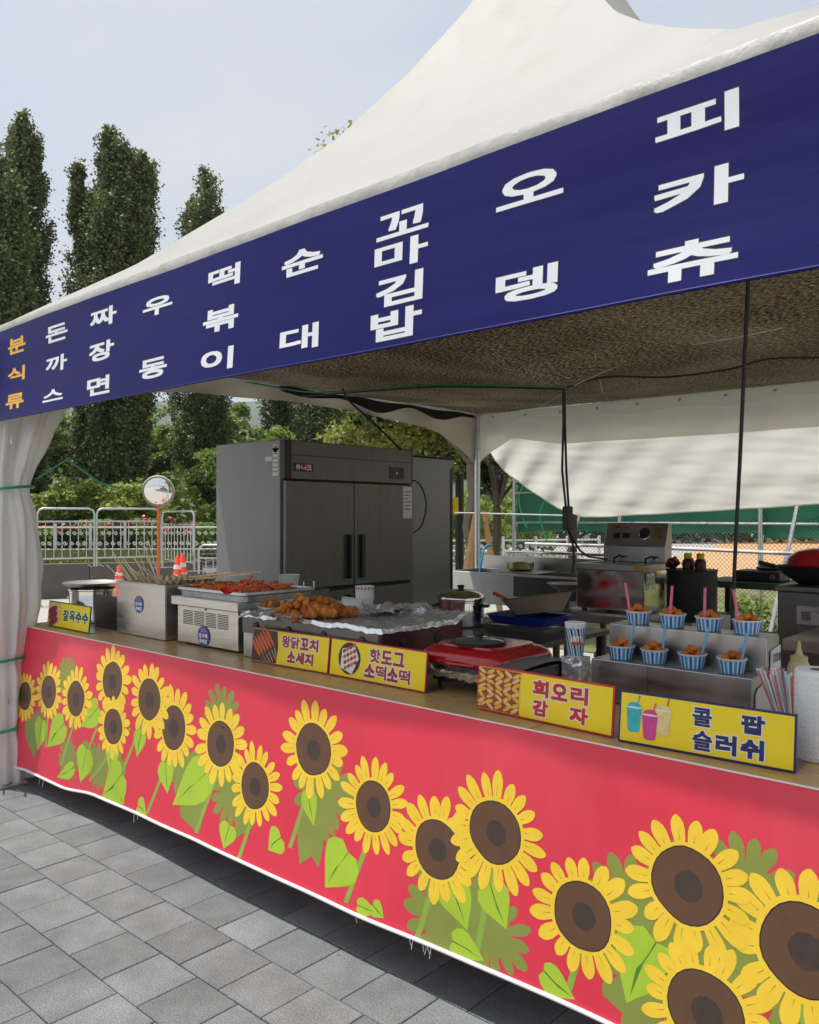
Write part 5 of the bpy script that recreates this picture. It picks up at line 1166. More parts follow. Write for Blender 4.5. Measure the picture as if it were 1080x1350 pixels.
ld_ = MB().lathe([(.150,.166),(.152,.176),(.150,.190),(.140,.20),(.12,.214),(.07,.228),(.02,.232),(.001,.232)], pq, 36).build('lid', 'chrome', lp, smooth=True)
MB().lathe([(.02,.231),(.018,.24),(.024,.25),(.02,.258),(.001,.26)], pq, 18).build('knob', 'black_plastic', ld_, smooth=True)
for a in (R(210),R(30)):
    d_ = Vector((math.cos(a),math.sin(a),0)); s_ = Vector((-d_.y,d_.x,0)); p_ = pq+Vector((0,0,.13))
    MB().tube([p_+d_*.138-s_*.045, p_+d_*.175-s_*.04, p_+d_*.175+s_*.04, p_+d_*.138+s_*.045], .007, 8).build('handle', 'black_plastic', lp, smooth=True)
MB().box(pq.x+.05,pq.x+.08,pq.y-.1335,pq.y-.131,pq.z+.10,pq.z+.115).build('label', 'lamp_red', lp)
bx = Vector((-2.86,4.25,.927))
tag(loft(MB(), [rrect(bx.x-.26,bx.x+.24,bx.y-.18,bx.y+.20,.03,bx.z), rrect(bx.x-.27,bx.x+.25,bx.y-.19,bx.y+.21,.03,bx.z+.03), rrect(bx.x-.262,bx.x+.242,bx.y-.182,bx.y+.202,.03,bx.z+.03), rrect(bx.x-.25,bx.x+.23,bx.y-.17,bx.y+.19,.03,bx.z+.008)], True, True).build('metal_tray', 'steel', smooth=True, base=bx), 'shallow steel tray under the blue tray on the work table', 'tray')
tag(loft(MB(), [rrect(bx.x-.17,bx.x+.20,bx.y-.13,bx.y+.15,.03,bx.z+.032), rrect(bx.x-.20,bx.x+.23,bx.y-.16,bx.y+.18,.04,bx.z+.085), rrect(bx.x-.21,bx.x+.24,bx.y-.17,bx.y+.19,.04,bx.z+.087), rrect(bx.x-.19,bx.x+.22,bx.y-.15,bx.y+.17,.04,bx.z+.085), rrect(bx.x-.16,bx.x+.19,bx.y-.12,bx.y+.14,.03,bx.z+.036)], True, True).build('blue_tray', 'blue_plastic', smooth=True, base=bx), 'blue plastic tray under the beige basin', 'tray')
bs = thing('basin', 'beige plastic basin tilted on top of the blue tray', 'basin', bx+Vector((.06,.04,.09)))
tl = Matrix.Translation(bx+Vector((.07,.04,.10))) @ Matrix.Rotation(R(-9),4,'Y')
mb = MB(); loft(mb, [rrect(-.13,.13,-.11,.11,.05,0), rrect(-.19,.19,-.15,.15,.06,.10), rrect(-.205,.205,-.165,.165,.06,.103), rrect(-.185,.185,-.145,.145,.06,.10), rrect(-.125,.125,-.105,.105,.05,.006)], True, True)
mb.v = [tuple(tl @ Vector(p_)) for p_ in mb.v]; mb.build('bowl', 'beige_plastic', bs, smooth=True)
tag(MB().tube([tl @ Vector((-.12,-.06,.06)), tl @ Vector((-.18,-.10,.115)), tl @ Vector((-.225,-.14,.15))], .011, 8, True, [.006,.010,.012]).build('spatula_handle', 'red_plastic', smooth=True), 'red spatula handle sticking out of the beige basin', 'spatula')
for k in range(4):
    p_ = Vector((-3.2+k*.14,3.80,.355)); tag(MB().lathe([(.001,0),(.03,0),(.032,.10),(.02,.13),(.001,.132)], p_, 16).build('jar', ('grey_plastic','paper_white','grey_plastic','bottle_plastic')[k], smooth=True), 'small %s jar on the work table shelf%s' % (('dark','white','dark','beige')[k], (' at its left end','','',' at its right end')[k] if k in (0,3) else (' between the dark jars' if k == 1 else ' between white and beige jars')), 'jar', 'jars on the work table shelf')

# ================================================================== SINK IN THE BACK CORNER
KX0, KX1, KY0, KY1, KZ = -5.02, -3.58, 6.12, 6.66, 1.095
sk = thing('sink', 'stainless steel sink unit with backsplash in the back corner', 'sink', ((KX0+KX1)/2,6.4,0))
MB().box(KX0,KX1,KY0,KY0+.02,KZ-.29,KZ).build('front_panel', 'white_paint', sk, bev=.005)
mb = MB(); mb.box(KX0,KX0+.02,KY0+.021,KY1,KZ-.29,KZ); mb.box(KX1-.02,KX1,KY0+.021,KY1,KZ-.29,KZ); mb.box(KX0+.021,KX1-.021,KY1-.02,KY1,KZ-.29,KZ); mb.box(KX0+.021,KX1-.021,KY0+.021,KY1-.021,KZ-.29,KZ-.27); mb.build('basin', 'steel', sk, bev=.003)
MB().box(-4.32,-4.30,KY0+.021,KY1-.021,KZ-.269,KZ-.005).build('divider', 'steel', sk)
MB().box(KX0,KX1,KY1+.001,KY1+.02,KZ-.01,KZ+.13).build('backsplash', 'steel', sk, bev=.004)
MB().tube([(KX0+.3,KY1+.03,KZ+.10),(KX0+.3,KY1+.03,KZ+.17),(KX1-.04,KY1+.03,KZ+.17),(KX1+.02,KY1+.03,KZ+.15),(KX1+.02,KY1+.03,KZ+.05)], .014, 8).build('rail', 'chrome', sk, smooth=True)
for x in (KX0+.05,KX1-.05):
    for y in (KY0+.05,KY1-.05): MB().tube([(x,y,0),(x,y,KZ-.29)], .02, 8).build('leg', 'galv', sk)
MB().box(-4.25,KX1-.03,KY0-.004,KY0-.001,KZ-.20,KZ-.02).build('drape', 'grey_plastic', sk)
q = Vector((-4.30,6.42,KZ+.002)); rk = MB().box(-4.56,-4.06,6.20,6.60,KZ+.001,KZ+.010).build('draining_board', 'steel', sk, bev=.002)
q = Vector((-4.38,6.42,KZ+.011)); tag(MB().lathe([(.001,0),(.10,0),(.125,.02),(.13,.075),(.136,.077),(.126,.075),(.095,.006),(.001,.006)], q, 28).build('brass_bowl', 'brass', smooth=True), 'dull brass bowl standing on the sink', 'bowl')
rope('hose', [Vector((-4.95,6.72,1.32)), Vector((-4.90,6.55,1.30)), Vector((-4.86,6.45,1.18)), Vector((-4.85,6.40,1.02))], .012, 'water_blue_hose', 'blue water hose draped over the back of the sink', 'hose')

# ================================================================== FRYER AND ITS TABLE
ft = table('fryer_table', 'steel table with wooden legs under the deep fryer', -3.36, -2.25, 5.30, 6.10, .905, 'steel', 'plywood', .06, .42)
FX0, FX1, FY0, FY1, FZ0, FZ1 = -3.235, -2.69, 5.50, 5.98, .925, 1.262
fy = thing('deep_fryer', 'stainless steel tabletop deep fryer with a raised control panel', 'fryer', ((FX0+FX1)/2,5.75,.906))
for x in (FX0+.04,FX1-.04):
    for y in (FY0+.04,FY1-.04): MB().lathe([(.02,0),(.022,.018)], (x,y,.906), 12).build('foot', 'black_rubber', fy)
MB().box(FX0,FX1,FY0,FY1,FZ0,FZ1-.045).build('body', 'chrome', fy, bev=.004)
mb = MB(); mb.box(FX0-.006,FX1+.006,FY0-.006,FY0+.05,FZ1-.044,FZ1); mb.box(FX0-.006,FX1+.006,FY1-.12,FY1+.006,FZ1-.044,FZ1); mb.box(FX0-.006,FX0+.03,FY0+.051,FY1-.121,FZ1-.044,FZ1); mb.box(FX1-.03,FX1+.006,FY0+.051,FY1-.121,FZ1-.044,FZ1); mb.box((FX0+FX1)/2-.02,(FX0+FX1)/2+.02,FY0+.051,FY1-.121,FZ1-.044,FZ1-.002)
mb.build('rim', 'steel', fy, bev=.002)
MB().box(FX0+.031,FX1-.031,FY0+.052,FY1-.122,FZ1-.043,FZ1-.03).build('oil', 'rice_cake_sauce', fy)
mb = MB(); py0 = FY1-.11; P = [(py0,FZ1+.001),(FY1+.004,FZ1+.001),(FY1+.004,1.565),(FY1-.05,1.565),(py0,FZ1+.12)]
mb.add([(FX0+.02,y,z) for y,z in P]+[(FX1-.01,y,z) for y,z in P], [(4,3,2,1,0),(5,6,7,8,9)]+[(i,(i+1) % 5,(i+1) % 5+5,i+5) for i in range(5)])
pn = mb.build('control_panel', 'steel', fy, bev=.004)
def onp(x, t_, off=.002):   # point on the slanted panel face
    y = py0+(FY1-.05-py0)*t_; z = FZ1+.12+(1.565-FZ1-.12)*t_; nrm_ = Vector((0,-(1.565-FZ1-.12),(FY1-.05-py0))).normalized(); return Vector((x,y,z))+nrm_*off, nrm_
for x in (FX0+.12,FX0+.20):
    p_, n_ = onp(x,.45); MB().obox(p_, .055,.006,.045,0,R(-18)).build('switch', 'black_plastic', pn, bev=.002)
    p_, n_ = onp(x,.80); MB().obox(p_, .045,.005,.014,0,R(-18)).build('indicator', 'lamp_red', pn, bev=.002)
p_, n_ = onp(FX0+.355,.55); MB().lathe([(.042,0),(.042,.006),(.034,.008),(.032,.016),(.001,.016)], p_, 24, axis=n_).build('dial', ['black_plastic'], pn, smooth=True)
MB().lathe([(.047,0),(.047,.004),(.040,.006)], p_-n_*.001, 24, axis=n_).build('dial_ring', 'chrome', pn, smooth=True)
p_, n_ = onp(FX0+.465,.55); MB().obox(p_, .07,.004,.075,0,R(-18)).build('rating_plate', 'brass', pn)
for x in (FX0+.15,FX0+.41):
    MB().tube([(x,FY0+.30,FZ1-.01),(x,FY0+.30,FZ1+.03),(x+.03,FY0+.33,FZ1+.05),(x+.06,FY0+.33,FZ1+.04)], .008, 6).build('basket_hook', 'black_iron', fy, smooth=True)
MB().box(FX1-.075,FX1-.006,FY0-.0085,FY0-.0062,FZ1-.04,FZ1-.008).build('warning_tag', 'tag_yellow', fy)
MB().grid(lambda u,v: (FX1+.003+.006*noise.noise(Vector((u*6,v*6,1))), FY0+.03+u*.14, FZ1-.06-v*.12), 10, 8).build('grease_stain', 'foil', fy, smooth=True)
# bowl on a stand left of the fryer
bw = thing('steel_bowl_stand', 'wide steel bowl on a pedestal left of the fryer', 'bowl', (-3.42,5.6,.0))
q = Vector((-3.40,5.62,0))
MB().lathe([(.12,0),(.12,.01),(.03,.02),(.022,.1),(.022,.95),(.07,1.04),(.15,1.085),(.155,1.09),(.148,1.09),(.06,1.05),(.001,1.045)], q, 28).build('bowl', 'beige_plastic', bw, smooth=True)
# things on the shelf of the fryer table
tag(MB().grid(lambda u,v: (-2.98+.16*math.cos(u*6.283)*math.sin(math.pi*(.08+.92*v))*(1+.25*noise.noise(Vector((u*4,v*3,2)))), 5.6+.12*math.sin(u*6.283)*math.sin(math.pi*(.08+.92*v)), .424+.22*(1-v)**.8), 26, 14).build('plastic_bag', 'straw_white', smooth=True), 'crumpled clear plastic bag on the shelf below the fryer', 'bag')
tag(MB().box(-2.9,-2.5,5.42,5.8,.0,.30).build('storage_crate', 'beige_plastic', bev=.01), 'beige storage crate on the ground under the fryer table', 'crate')
# tall black drum with sauce bottles right of the fryer
bd = thing('black_drum', 'tall black stockpot right of the deep fryer', 'pot', (-2.39,5.62,.906))
MB().lathe([(.001,0),(.165,0),(.17,.01),(.17,.325),(.176,.33),(.176,.338),(.001,.338)], (-2.39,5.62,.906), 32).build('body', 'black_iron', bd, smooth=True)
for k,(px,py,m_,lab) in enumerate(((905,742,'dark_red_metal','crumpled dark red packet'),(918,735,'red_enamel','red sauce packet'),)):
    c_ = Vector((-2.52+.11*k,5.60+.02*k,1.245)); mb = MB(); vs_, fs_ = lump(.046,k+3.3,1,.8,.95,ICO1,.5); mb.add([Vector(v_)+c_+Vector((0,0,.036)) for v_ in vs_], fs_)
    tag(mb.build('sauce_packet', m_, smooth=True, base=c_), lab+' standing on the black stockpot', 'packet')
for k,x in enumerate((-2.40,-2.31)):
    c_ = Vector((x,5.58,1.245)); b_ = thing('condiment_bottle', 'yellow-capped condiment bottle on the black stockpot, %s' % ('beside the red packets','rightmost one')[k], 'bottle', c_, 'condiment bottles')
    MB().lathe([(.001,0),(.036,0),(.038,.02),(.036,.06),(.026,.075),(.001,.076)], c_, 16).build('body', 'dark_red_metal', b_, smooth=True)
    MB().lathe([(.026,.077),(.026,.11),(.022,.114),(.001,.115)], c_, 16).build('cap', 'tag_yellow', b_, smooth=True)
# stuff behind and right: green-topped tables, white rail, burner
table('green_table', 'green-topped side table behind the black stockpot', -2.55, -1.35, 6.15, 6.65, 1.13, 'green_table', 'black_iron', .05)
table('prep_table', 'low green-edged prep table in the shade behind the display', -2.15, -1.45, 5.05, 5.6, .86, 'green_table', 'black_iron', .04, .35)
pb = thing('portable_burner', 'small black portable burner on the green table', 'burner', (-2.15,6.35,1.131))
MB().box(-2.33,-2.0,6.25,6.5,1.131,1.21).build('body', 'black_plastic', pb, bev=.01)
MB().lathe([(.07,0),(.09,.02),(.06,.035),(.001,.036)], (-2.12,6.38,1.211), 20).build('burner_head', 'black_iron', pb, smooth=True)
MB().lathe([(.02,0),(.018,.018),(.001,.02)], (-2.05,6.25,1.17), 14, axis=(0,-1,0)).build('knob', 'grey_plastic', pb, smooth=True)
tag(MB().tube([(-5.0,7.42,1.32),(-3.0,7.40,1.31),(-.6,7.38,1.26)], .016, 8).build('rail', 'white_paint', smooth=True), 'long white rail running behind the tables', 'rail')
tag(MB().lathe([(.001,0),(.07,0),(.09,.01),(.095,.11),(.098,.112),(.088,.11),(.068,.008),(.001,.008)], (-2.02,5.25,.861), 24).build('white_tub', 'paper_white', smooth=True), 'white plastic tub on the prep table', 'tub')
# dishwasher cabinet on the right with wok and red lid
DX0, DX1, DY0, DY1, DZ = -1.49, -0.80, 4.62, 5.2, 1.215
dw = thing('steel_cabinet', 'dark stainless steel cabinet with a control strip at the right edge', 'cabinet', ((DX0+DX1)/2,4.9,0))
MB().box(DX0,DX1,DY0,DY1,.06,DZ).build('body', 'steel_dark', dw, bev=.006)
MB().box(DX0-.01,DX1+.01,DY0-.012,DY1+.004,DZ+.001,DZ+.03).build('top', 'steel_dark', dw, bev=.004)
cp = MB().box(DX0+.10,DX1-.03,DY0-.008,DY0-.001,DZ-.17,DZ-.07).build('control_strip', 'steel', dw, bev=.002)
MB().box(DX0+.24,DX1-.06,DY0-.010,DY0-.0085,DZ-.145,DZ-.098).build('display_window', 'black_plastic', cp)
MB().box(DX0+.125,DX0+.17,DY0-.010,DY0-.0085,DZ-.145,DZ-.10).build('label', 'grey_plastic', cp)
MB().box(DX0+.10,DX1-.03,DY0-.008,DY0-.001,.16,DZ-.18).build('door', 'steel_dark', dw, bev=.003)
wk = Vector((-1.36,4.82,DZ+.032)); wo = thing('wok', 'black wok on the steel cabinet at the right edge', 'wok', wk)
MB().lathe([(.001,0),(.08,.0),(.15,.045),(.20,.095),(.206,.098),(.198,.097),(.14,.047),(.07,.008),(.001,.006)], wk, 32).build('pan', 'black_iron', wo, smooth=True)
MB().tube([wk+Vector((-.19,-.05,.09)), wk+Vector((-.27,-.08,.112))], .013, 8).build('handle', 'black_plastic', wo, smooth=True)
tag(MB().lathe([(.165,0),(.17,.008),(.155,.045),(.115,.078),(.05,.096),(.001,.10)], wk+Vector((.02,0,.099)), 32).build('red_lid', 'red_enamel', smooth=True), 'glossy red dome lid resting on the black wok', 'lid')
# nearer steel table corner at right edge
table('steel_side_table', 'bright steel side table corner at the right edge behind the sauce bottle', -1.157, -.4, 3.65, 4.3, 1.098, 'steel', 'steel_dark', .05, .4)
# ================================================================== BACKGROUND: FENCES, BARRIERS, MIRROR, CONES
# green windscreen fence behind the tent
fn_ = thing('court_fence', 'chain-link court fence with green windscreen behind the tent', 'fence', (-2,FY,0))
fx = [-7.35,-5.55,-3.62,-1.9,-0.15,1.6,3.4,5.2]
for x in fx: MB().tube([(x,FY,0),(x,FY,3.0)], .032, 10).build('post', 'galv', fn_, smooth=True)
for z in (.12,1.52,1.98,2.98): MB().tube([(fx[0],FY-.002,z),(fx[-1],FY-.002,z)], .018, 8).build('rail', 'galv', fn_, smooth=True)
for a, b_ in zip(fx, fx[1:]):
    MB().poly([(a,FY+.05,.1),(b_,FY+.05,.1),(b_,FY+.05,2.98),(a,FY+.05,2.98)]).build('mesh_panel', 'chain_link', fn_)
    MB().grid(lambda u,v: (a+.01+u*(b_-a-.02), FY+.075+.03*noise.noise(Vector((u*3+a,v*3,1))), 2.97-v*(1.60+.03*math.sin(a*3+u*3))), 16, 10).build('windscreen', 'green_screen', fn_, smooth=180)
for x in (-6.1,-3.2,0.2): MB().tube([(x,FY-1.1,0.0),(x+.12,FY-.04,2.2)], .026, 8).build('brace', 'galv', fn_, smooth=True)
tag(MB().tube([(-4.72,7.9,0),(-4.70,7.9,1.66)], .05, 10).build('wooden_post', 'bark_dark', smooth=True), 'short dark wooden post holding the curtain corner', 'post')
tag(MB().tube([(-6.6,8.2,1.66),(-4.7,7.9,1.62)], .009, 6).build('guy_rope', 'rope_white', smooth=True), 'pale guy rope running to the wooden post', 'rope')
for k,(px,py) in enumerate(((690,640),(718,660))):
    p_ = D(px,py,9.6); rope('rope_end', [p_, p_+Vector((-.06,0,-.15)), p_+Vector((-.02,0,-.34)), p_+Vector((.05,0,-.5))], .007, 'rope_green', 'loose green rope end before the windscreen, %s one' % ('left','right')[k], 'rope')
for i in range(9):
    x = -3.5+i*.7+random.uniform(-.2,.2); y = FY-random.uniform(.35,.9); h_ = random.uniform(.5,1.0)
    t_ = thing('weed_clump', 'leafy green weed clump at the foot of the court fence, %s from the left' % ('first','second','third','fourth','fifth','sixth','seventh','eighth','ninth')[i], 'plant', (x,y,0), 'weeds along the court fence')
    n_ = 420; th_ = rng.uniform(0,6.283,n_); rr = np.sqrt(rng.uniform(0,1,n_))*.42; zz = rng.uniform(.03,1,n_)**.8*h_
    np_mesh('leaves', leaf_quads(np.stack([x+np.cos(th_)*rr*(1.1-zz/h_*.5), y+np.sin(th_)*rr*.7, zz],1), .075), n_, 4, 'light_leaf', t_)
    MB().tube([(x,y,0),(x+.05,y,h_*.8)], .008, 5).build('stalk', 'stem_print', t_)

# white ornamental fence along the terrace
def at_terr(px, dep, z=TZ): q_ = wallpt(px, dep); return Vector((q_.x,q_.y,z))
def ofence(label, p0, p1, zb_, npan):
    t_ = thing('ornamental_fence', label, 'fence', (p0.x,p0.y,zb_)); d_ = (p1-p0); L_ = d_.length; d_.normalize()
    w_ = L_/npan; H0, H1 = .10, .66
    P = lambda s_, z_: (p0.x+d_.x*s_, p0.y+d_.y*s_, zb_+z_)
    for i in range(npan+1): MB().obox(Vector(P(i*w_,.38)), .06,.06,.76, math.atan2(d_.y,d_.x)).build('post', 'white_paint', t_, bev=.004)
    for i in range(npan):
        s0 = i*w_; mb = MB()
        for z_ in (H0,H1): mb.tube([P(s0+.03,z_),P(s0+w_-.03,z_)], .022, 6)
        nsc = 5; cw = (w_-.06)/nsc; hh = (H1-H0)
        for k in range(nsc):
            for s_ in (1,-1):
                pts = []
                cx_ = s0+.03+cw*(k+.5); cz_ = (H0+H1)/2
                for j in range(15):
                    a = j/14*2.6*math.pi; r_ = .42*min(cw,hh)*(1-j/14*.82)
                    pts.append(P(cx_+s_*(cw*.22)-s_*r_*math.cos(a)*.8, cz_+s_*(hh*.22)+r_*math.sin(a)*s_*.75))
                mb.tube(pts, .015, 4)
        mb.build('scroll_panel', 'white_paint', t_)['kind'] = 'stuff'
    return t_
ofence('white scrollwork fence along the far side of the lawn', at_terr(-260,20.3), at_terr(300,21.3), TZ, 12)
ofence('white scrollwork fence seen right of the refrigerators', at_terr(575,20,0.0), at_terr(790,21,0.0), .35, 5)
# crowd barriers
def barrier(label, p0, p1, zb_, h_=1.08):
    t_ = thing('crowd_barrier', label, 'barrier', (p0.x,p0.y,zb_), 'steel crowd barriers on the planter wall'); d_ = p1-p0; L_ = d_.length; d_.normalize()
    P = lambda s_, z_: Vector((p0.x+d_.x*s_, p0.y+d_.y*s_, zb_+z_))
    r_ = .10
    MB().tube([P(0,0.0),P(0,h_-r_),P(r_*.3,h_-r_*.3),P(r_,h_),P(L_-r_,h_),P(L_-r_*.3,h_-r_*.3),P(L_,h_-r_),P(L_,0.0)], .019, 8).build('frame', 'galv', t_, smooth=True)
    for z_ in (.16,h_-.24): MB().tube([P(0,z_),P(L_,z_)], .014, 6).build('rail', 'galv', t_, smooth=True)
    n_ = max(5,round(L_/.15))
    for i in range(1,n_): MB().tube([P(i*L_/n_,.16),P(i*L_/n_,h_-.24)], .0085, 5).build('bar', 'galv', t_)
    nr = Vector((-d_.y,d_.x,0))
    for s_ in (.08,L_-.08): MB().tube([P(s_,.012)-nr*.25,P(s_,.012)+nr*.25], .012, 5).build('foot', 'galv', t_)
bpx = [(-60,14.35),(47.5,14.9),(126,15.35),(212,15.9)]
labs = ('steel crowd barrier on the planter wall, leftmost one behind the tied curtain','steel crowd barrier on the planter wall behind the corn sign','steel crowd barrier on the planter wall below the convex mirror')
for (a,b_),lab in zip(zip(bpx,bpx[1:]),labs): barrier(lab, at_terr(a[0]+1.5,a[1]), at_terr(b_[0]-1.5,b_[1]), TZ+.015)
barrier('steel crowd barrier at the wall end, nearest the refrigerator', at_terr(214,15.8), at_terr(256,14.6), .62)
barrier('steel crowd barrier standing on the ground beside the refrigerator', at_terr(262,15.2,0), at_terr(330,15.0,0), 0.0)
# convex mirror on an orange post
mp_ = at_terr(209,15.3,0); mz = CAM_H+(680-647)*15.3/FPX
cm = thing('convex_mirror', 'round convex traffic mirror on an orange post', 'mirror', mp_)
MB().tube([(mp_.x,mp_.y,0),(mp_.x,mp_.y,mz)], .030, 10).build('post', 'post_orange', cm, smooth=True)
ax_ = Vector((-mp_.x*.9-mp_.y*.12,-mp_.y*.9+mp_.x*.12,0)).normalized()+Vector((0,0,-.20))
MB().lathe([(.275*math.sin(k/8*R(62))/math.sin(R(62)), .09*(math.cos(k/8*R(62))-math.cos(R(62)))/(1-math.cos(R(62)))) for k in range(8,-1,-1)], Vector((mp_.x,mp_.y,mz))+ax_*.05, 36, axis=ax_).build('mirror_dome', 'mirror', cm, smooth=180)
MB().lathe([(.270,.0),(.284,-.008),(.290,.012),(.284,.028),(.271,.018)], Vector((mp_.x,mp_.y,mz))+ax_*.05, 36, axis=ax_)  .build('rim', 'beige_plastic', cm, smooth=True)
MB().lathe([(.26,-.06),(.295,-.012),(.29,.0)], Vector((mp_.x,mp_.y,mz))+ax_*.05, 30, axis=ax_).build('back_shell', 'white_paint', cm, smooth=True)
# traffic cones
for k,(px,py,h_) in enumerate(((234,733,.62),(240.5,730,.62),(157,746,.62))):
    dep = 14.2+.25*k; p_ = wallpt(px,dep); ztop = CAM_H-(py-680)*dep/FPX; zb_ = max(0,ztop-.72)
    c_ = thing('traffic_cone', 'orange traffic cone with white bands, %s' % ('front one of the pair beside the broth box','rear one of the pair beside the broth box','half hidden behind the bamboo skewers')[k], 'cone', (p_.x,p_.y,0), 'traffic cones')
    S_ = ztop/.95
    MB().lathe([(.15*S_,.03),(.12*S_,.06),(.028*S_,.95),(.02*S_,.955),(.001,.955)] and [(.17,.03),(.15,.06),(.03,ztop-.01),(.02,ztop),(.001,ztop)], (p_.x,p_.y,0), 24).build('body', 'cone_orange', c_, smooth=True)
    MB().box(p_.x-.19,p_.x+.19,p_.y-.19,p_.y+.19,0,.03).build('base', 'cone_orange', c_, bev=.008)
    for f0,f1 in ((.55,.63),(.74,.82)):
        r0 = .15+(.03-.15)*f0; r1 = .15+(.03-.15)*f1
        MB().lathe([(r0+.006,.06+(ztop-.06)*f0),(r1+.006,.06+(ztop-.06)*f1)], (p_.x,p_.y,0), 24).build('reflective_band', 'paper_white', c_, smooth=True)
# yellow sign on a dark post right of the refrigerators
p_ = wallpt(606,13.5)
ys = thing('warning_post', 'dark post with a small yellow notice right of the refrigerators', 'sign', p_)
MB().tube([(p_.x,p_.y,0),(p_.x,p_.y,2.3)], .07, 10).build('post', 'black_iron', ys, smooth=True)
MB().obox((p_.x-.02,p_.y-.09,1.78), .16,.02,.28, R(40)).build('notice', 'tag_yellow', ys)
for k in range(3): MB().obox((p_.x-.03,p_.y-.104,1.86-k*.075), .07,.004,.045, R(40)).build('notice_mark', 'print_black', ys)

# ================================================================== TREES
def limb(mb, p0, p1, r0, r1, n_=5, wob=.05):
    pts = []; tp = []
    for k in range(n_+1):
        t_ = k/n_; q_ = Vector(p0).lerp(Vector(p1),t_)
        if 0 < k < n_: q_ += Vector((random.uniform(-1,1),random.uniform(-1,1),random.uniform(-.5,.5)))*wob
        pts.append(q_); tp.append(r0+(r1-r0)*t_)
    mb.tube(pts, r0, 7, True, tp); return pts
def poplar(label, px, dep, ytop, wpx, stems, leaf_n, z0=0.0, seed=0, mat='poplar_leaf', lsz=.105, zlow=1.2):
    """columnar crown: several upswept plumes, leaves thrown through an uneven envelope with gaps between sprays"""
    rs = np.random.default_rng(seed); random.seed(seed)
    b_ = wallpt(px,dep); top = CAM_H+(680-ytop)*dep/FPX; W = wpx*dep/FPX/2; H_ = top-z0
    t_ = thing('poplar_tree', label, 'tree', (b_.x,b_.y,z0), 'columnar poplar trees'); mb = MB()
    perp = Vector((RV[0],RV[1],0)); dpt = Vector((DV[0],DV[1],0)); sprays = []
    limb(mb, (b_.x,b_.y,z0), (b_.x,b_.y,z0+H_*.55), .20*W, .05, 6, .04)
    tot = sum(h*w for _,h,w in stems)
    for (off, hf, wf) in stems:
        dz_ = random.uniform(-.35,.35)
        tip = b_+perp*(off*W)+dpt*dz_*W; base = b_+perp*(off*W*.55)+dpt*dz_*.5*W
        limb(mb, (b_.x,b_.y,z0+H_*.1), (tip.x,tip.y,z0+H_*hf*.93), .07*W, .015, 8, .08)
        ns = int(520*hf*wf/tot*1.0)+60
        for k in range(ns):
            f = (k+random.random())/ns; z = z0+zlow+(H_*hf-zlow)*f
            rad = W*wf*min(1,.55+f*2.2)*(1-f**4.5)**.6+.05
            rad *= 1+.22*noise.noise(Vector((off*5,f*9,seed)))
            c_ = base.lerp(tip, f); a = random.uniform(0,6.28); rr = rad*random.random()**.42
            sprays.append((c_.x+math.cos(a)*rr, c_.y+math.sin(a)*rr, z, math.cos(a), math.sin(a), random.uniform(.22,.42)*min(1,.45+rad)))
    sp_ = np.array(sprays); per = max(10,int(leaf_n*2.0)//len(sp_)); N_ = per*len(sp_); idx = np.repeat(np.arange(len(sp_)),per)
    d_ = rs.normal(size=(N_,3))*.42; s_ = sp_[idx]; L_ = s_[:,5]
    along = rs.uniform(-1,1.25,N_)*L_*1.5
    P = s_[:,:3]+d_*L_[:,None]*np.array([.95,.95,.8])
    P[:,2] += along; P[:,0] += s_[:,3]*along*.28; P[:,1] += s_[:,4]*along*.28
    P = P[P[:,2] > z0+zlow*.6]
    np_mesh('crown', leaf_quads(P, lsz, .8, .15), len(P), 4, mat, t_)
    mb.build('trunk', 'bark_dark', t_, smooth=True)
poplar('tall dark poplar at the left edge, front one', -18, 24, 198, 135, [(-.45,.97,.45),(.45,.90,.45),(0,1,.55)], 48000, 0.5, 1)
poplar('tall dark poplar at the left edge, taller rear one', 27, 29, 157, 74, [(-.3,.98,.5),(.4,.95,.5),(.05,1,.6)], 36000, 0.5, 2)
poplar('broad poplar with several upright plumes, second from the left', 150, 28, 176, 112, [(-.72,.90,.28),(-.15,1.0,.36),(.28,.955,.36),(.66,.945,.34),(0,.84,.85)], 64000, 0.5, 3)
poplar('slim poplar standing right of the broad one', 266, 34, 236, 84, [(-.40,.94,.56),(.22,1.0,.62),(.5,.90,.45),(0,.85,.9)], 40000, 0.5, 4)
poplar('poplar hidden mostly behind the banner, only its tip above the roof', 374, 36, 250, 70, [(-.3,.9,.6),(.2,1,.6)], 18000, 0.3, 5)
poplar('dense dark poplar behind the refrigerator', 432, 33, 330, 88, [(-.4,.95,.6),(.4,1,.6),(0,.9,.8)], 26000, 0.3, 6)
random.seed(21)
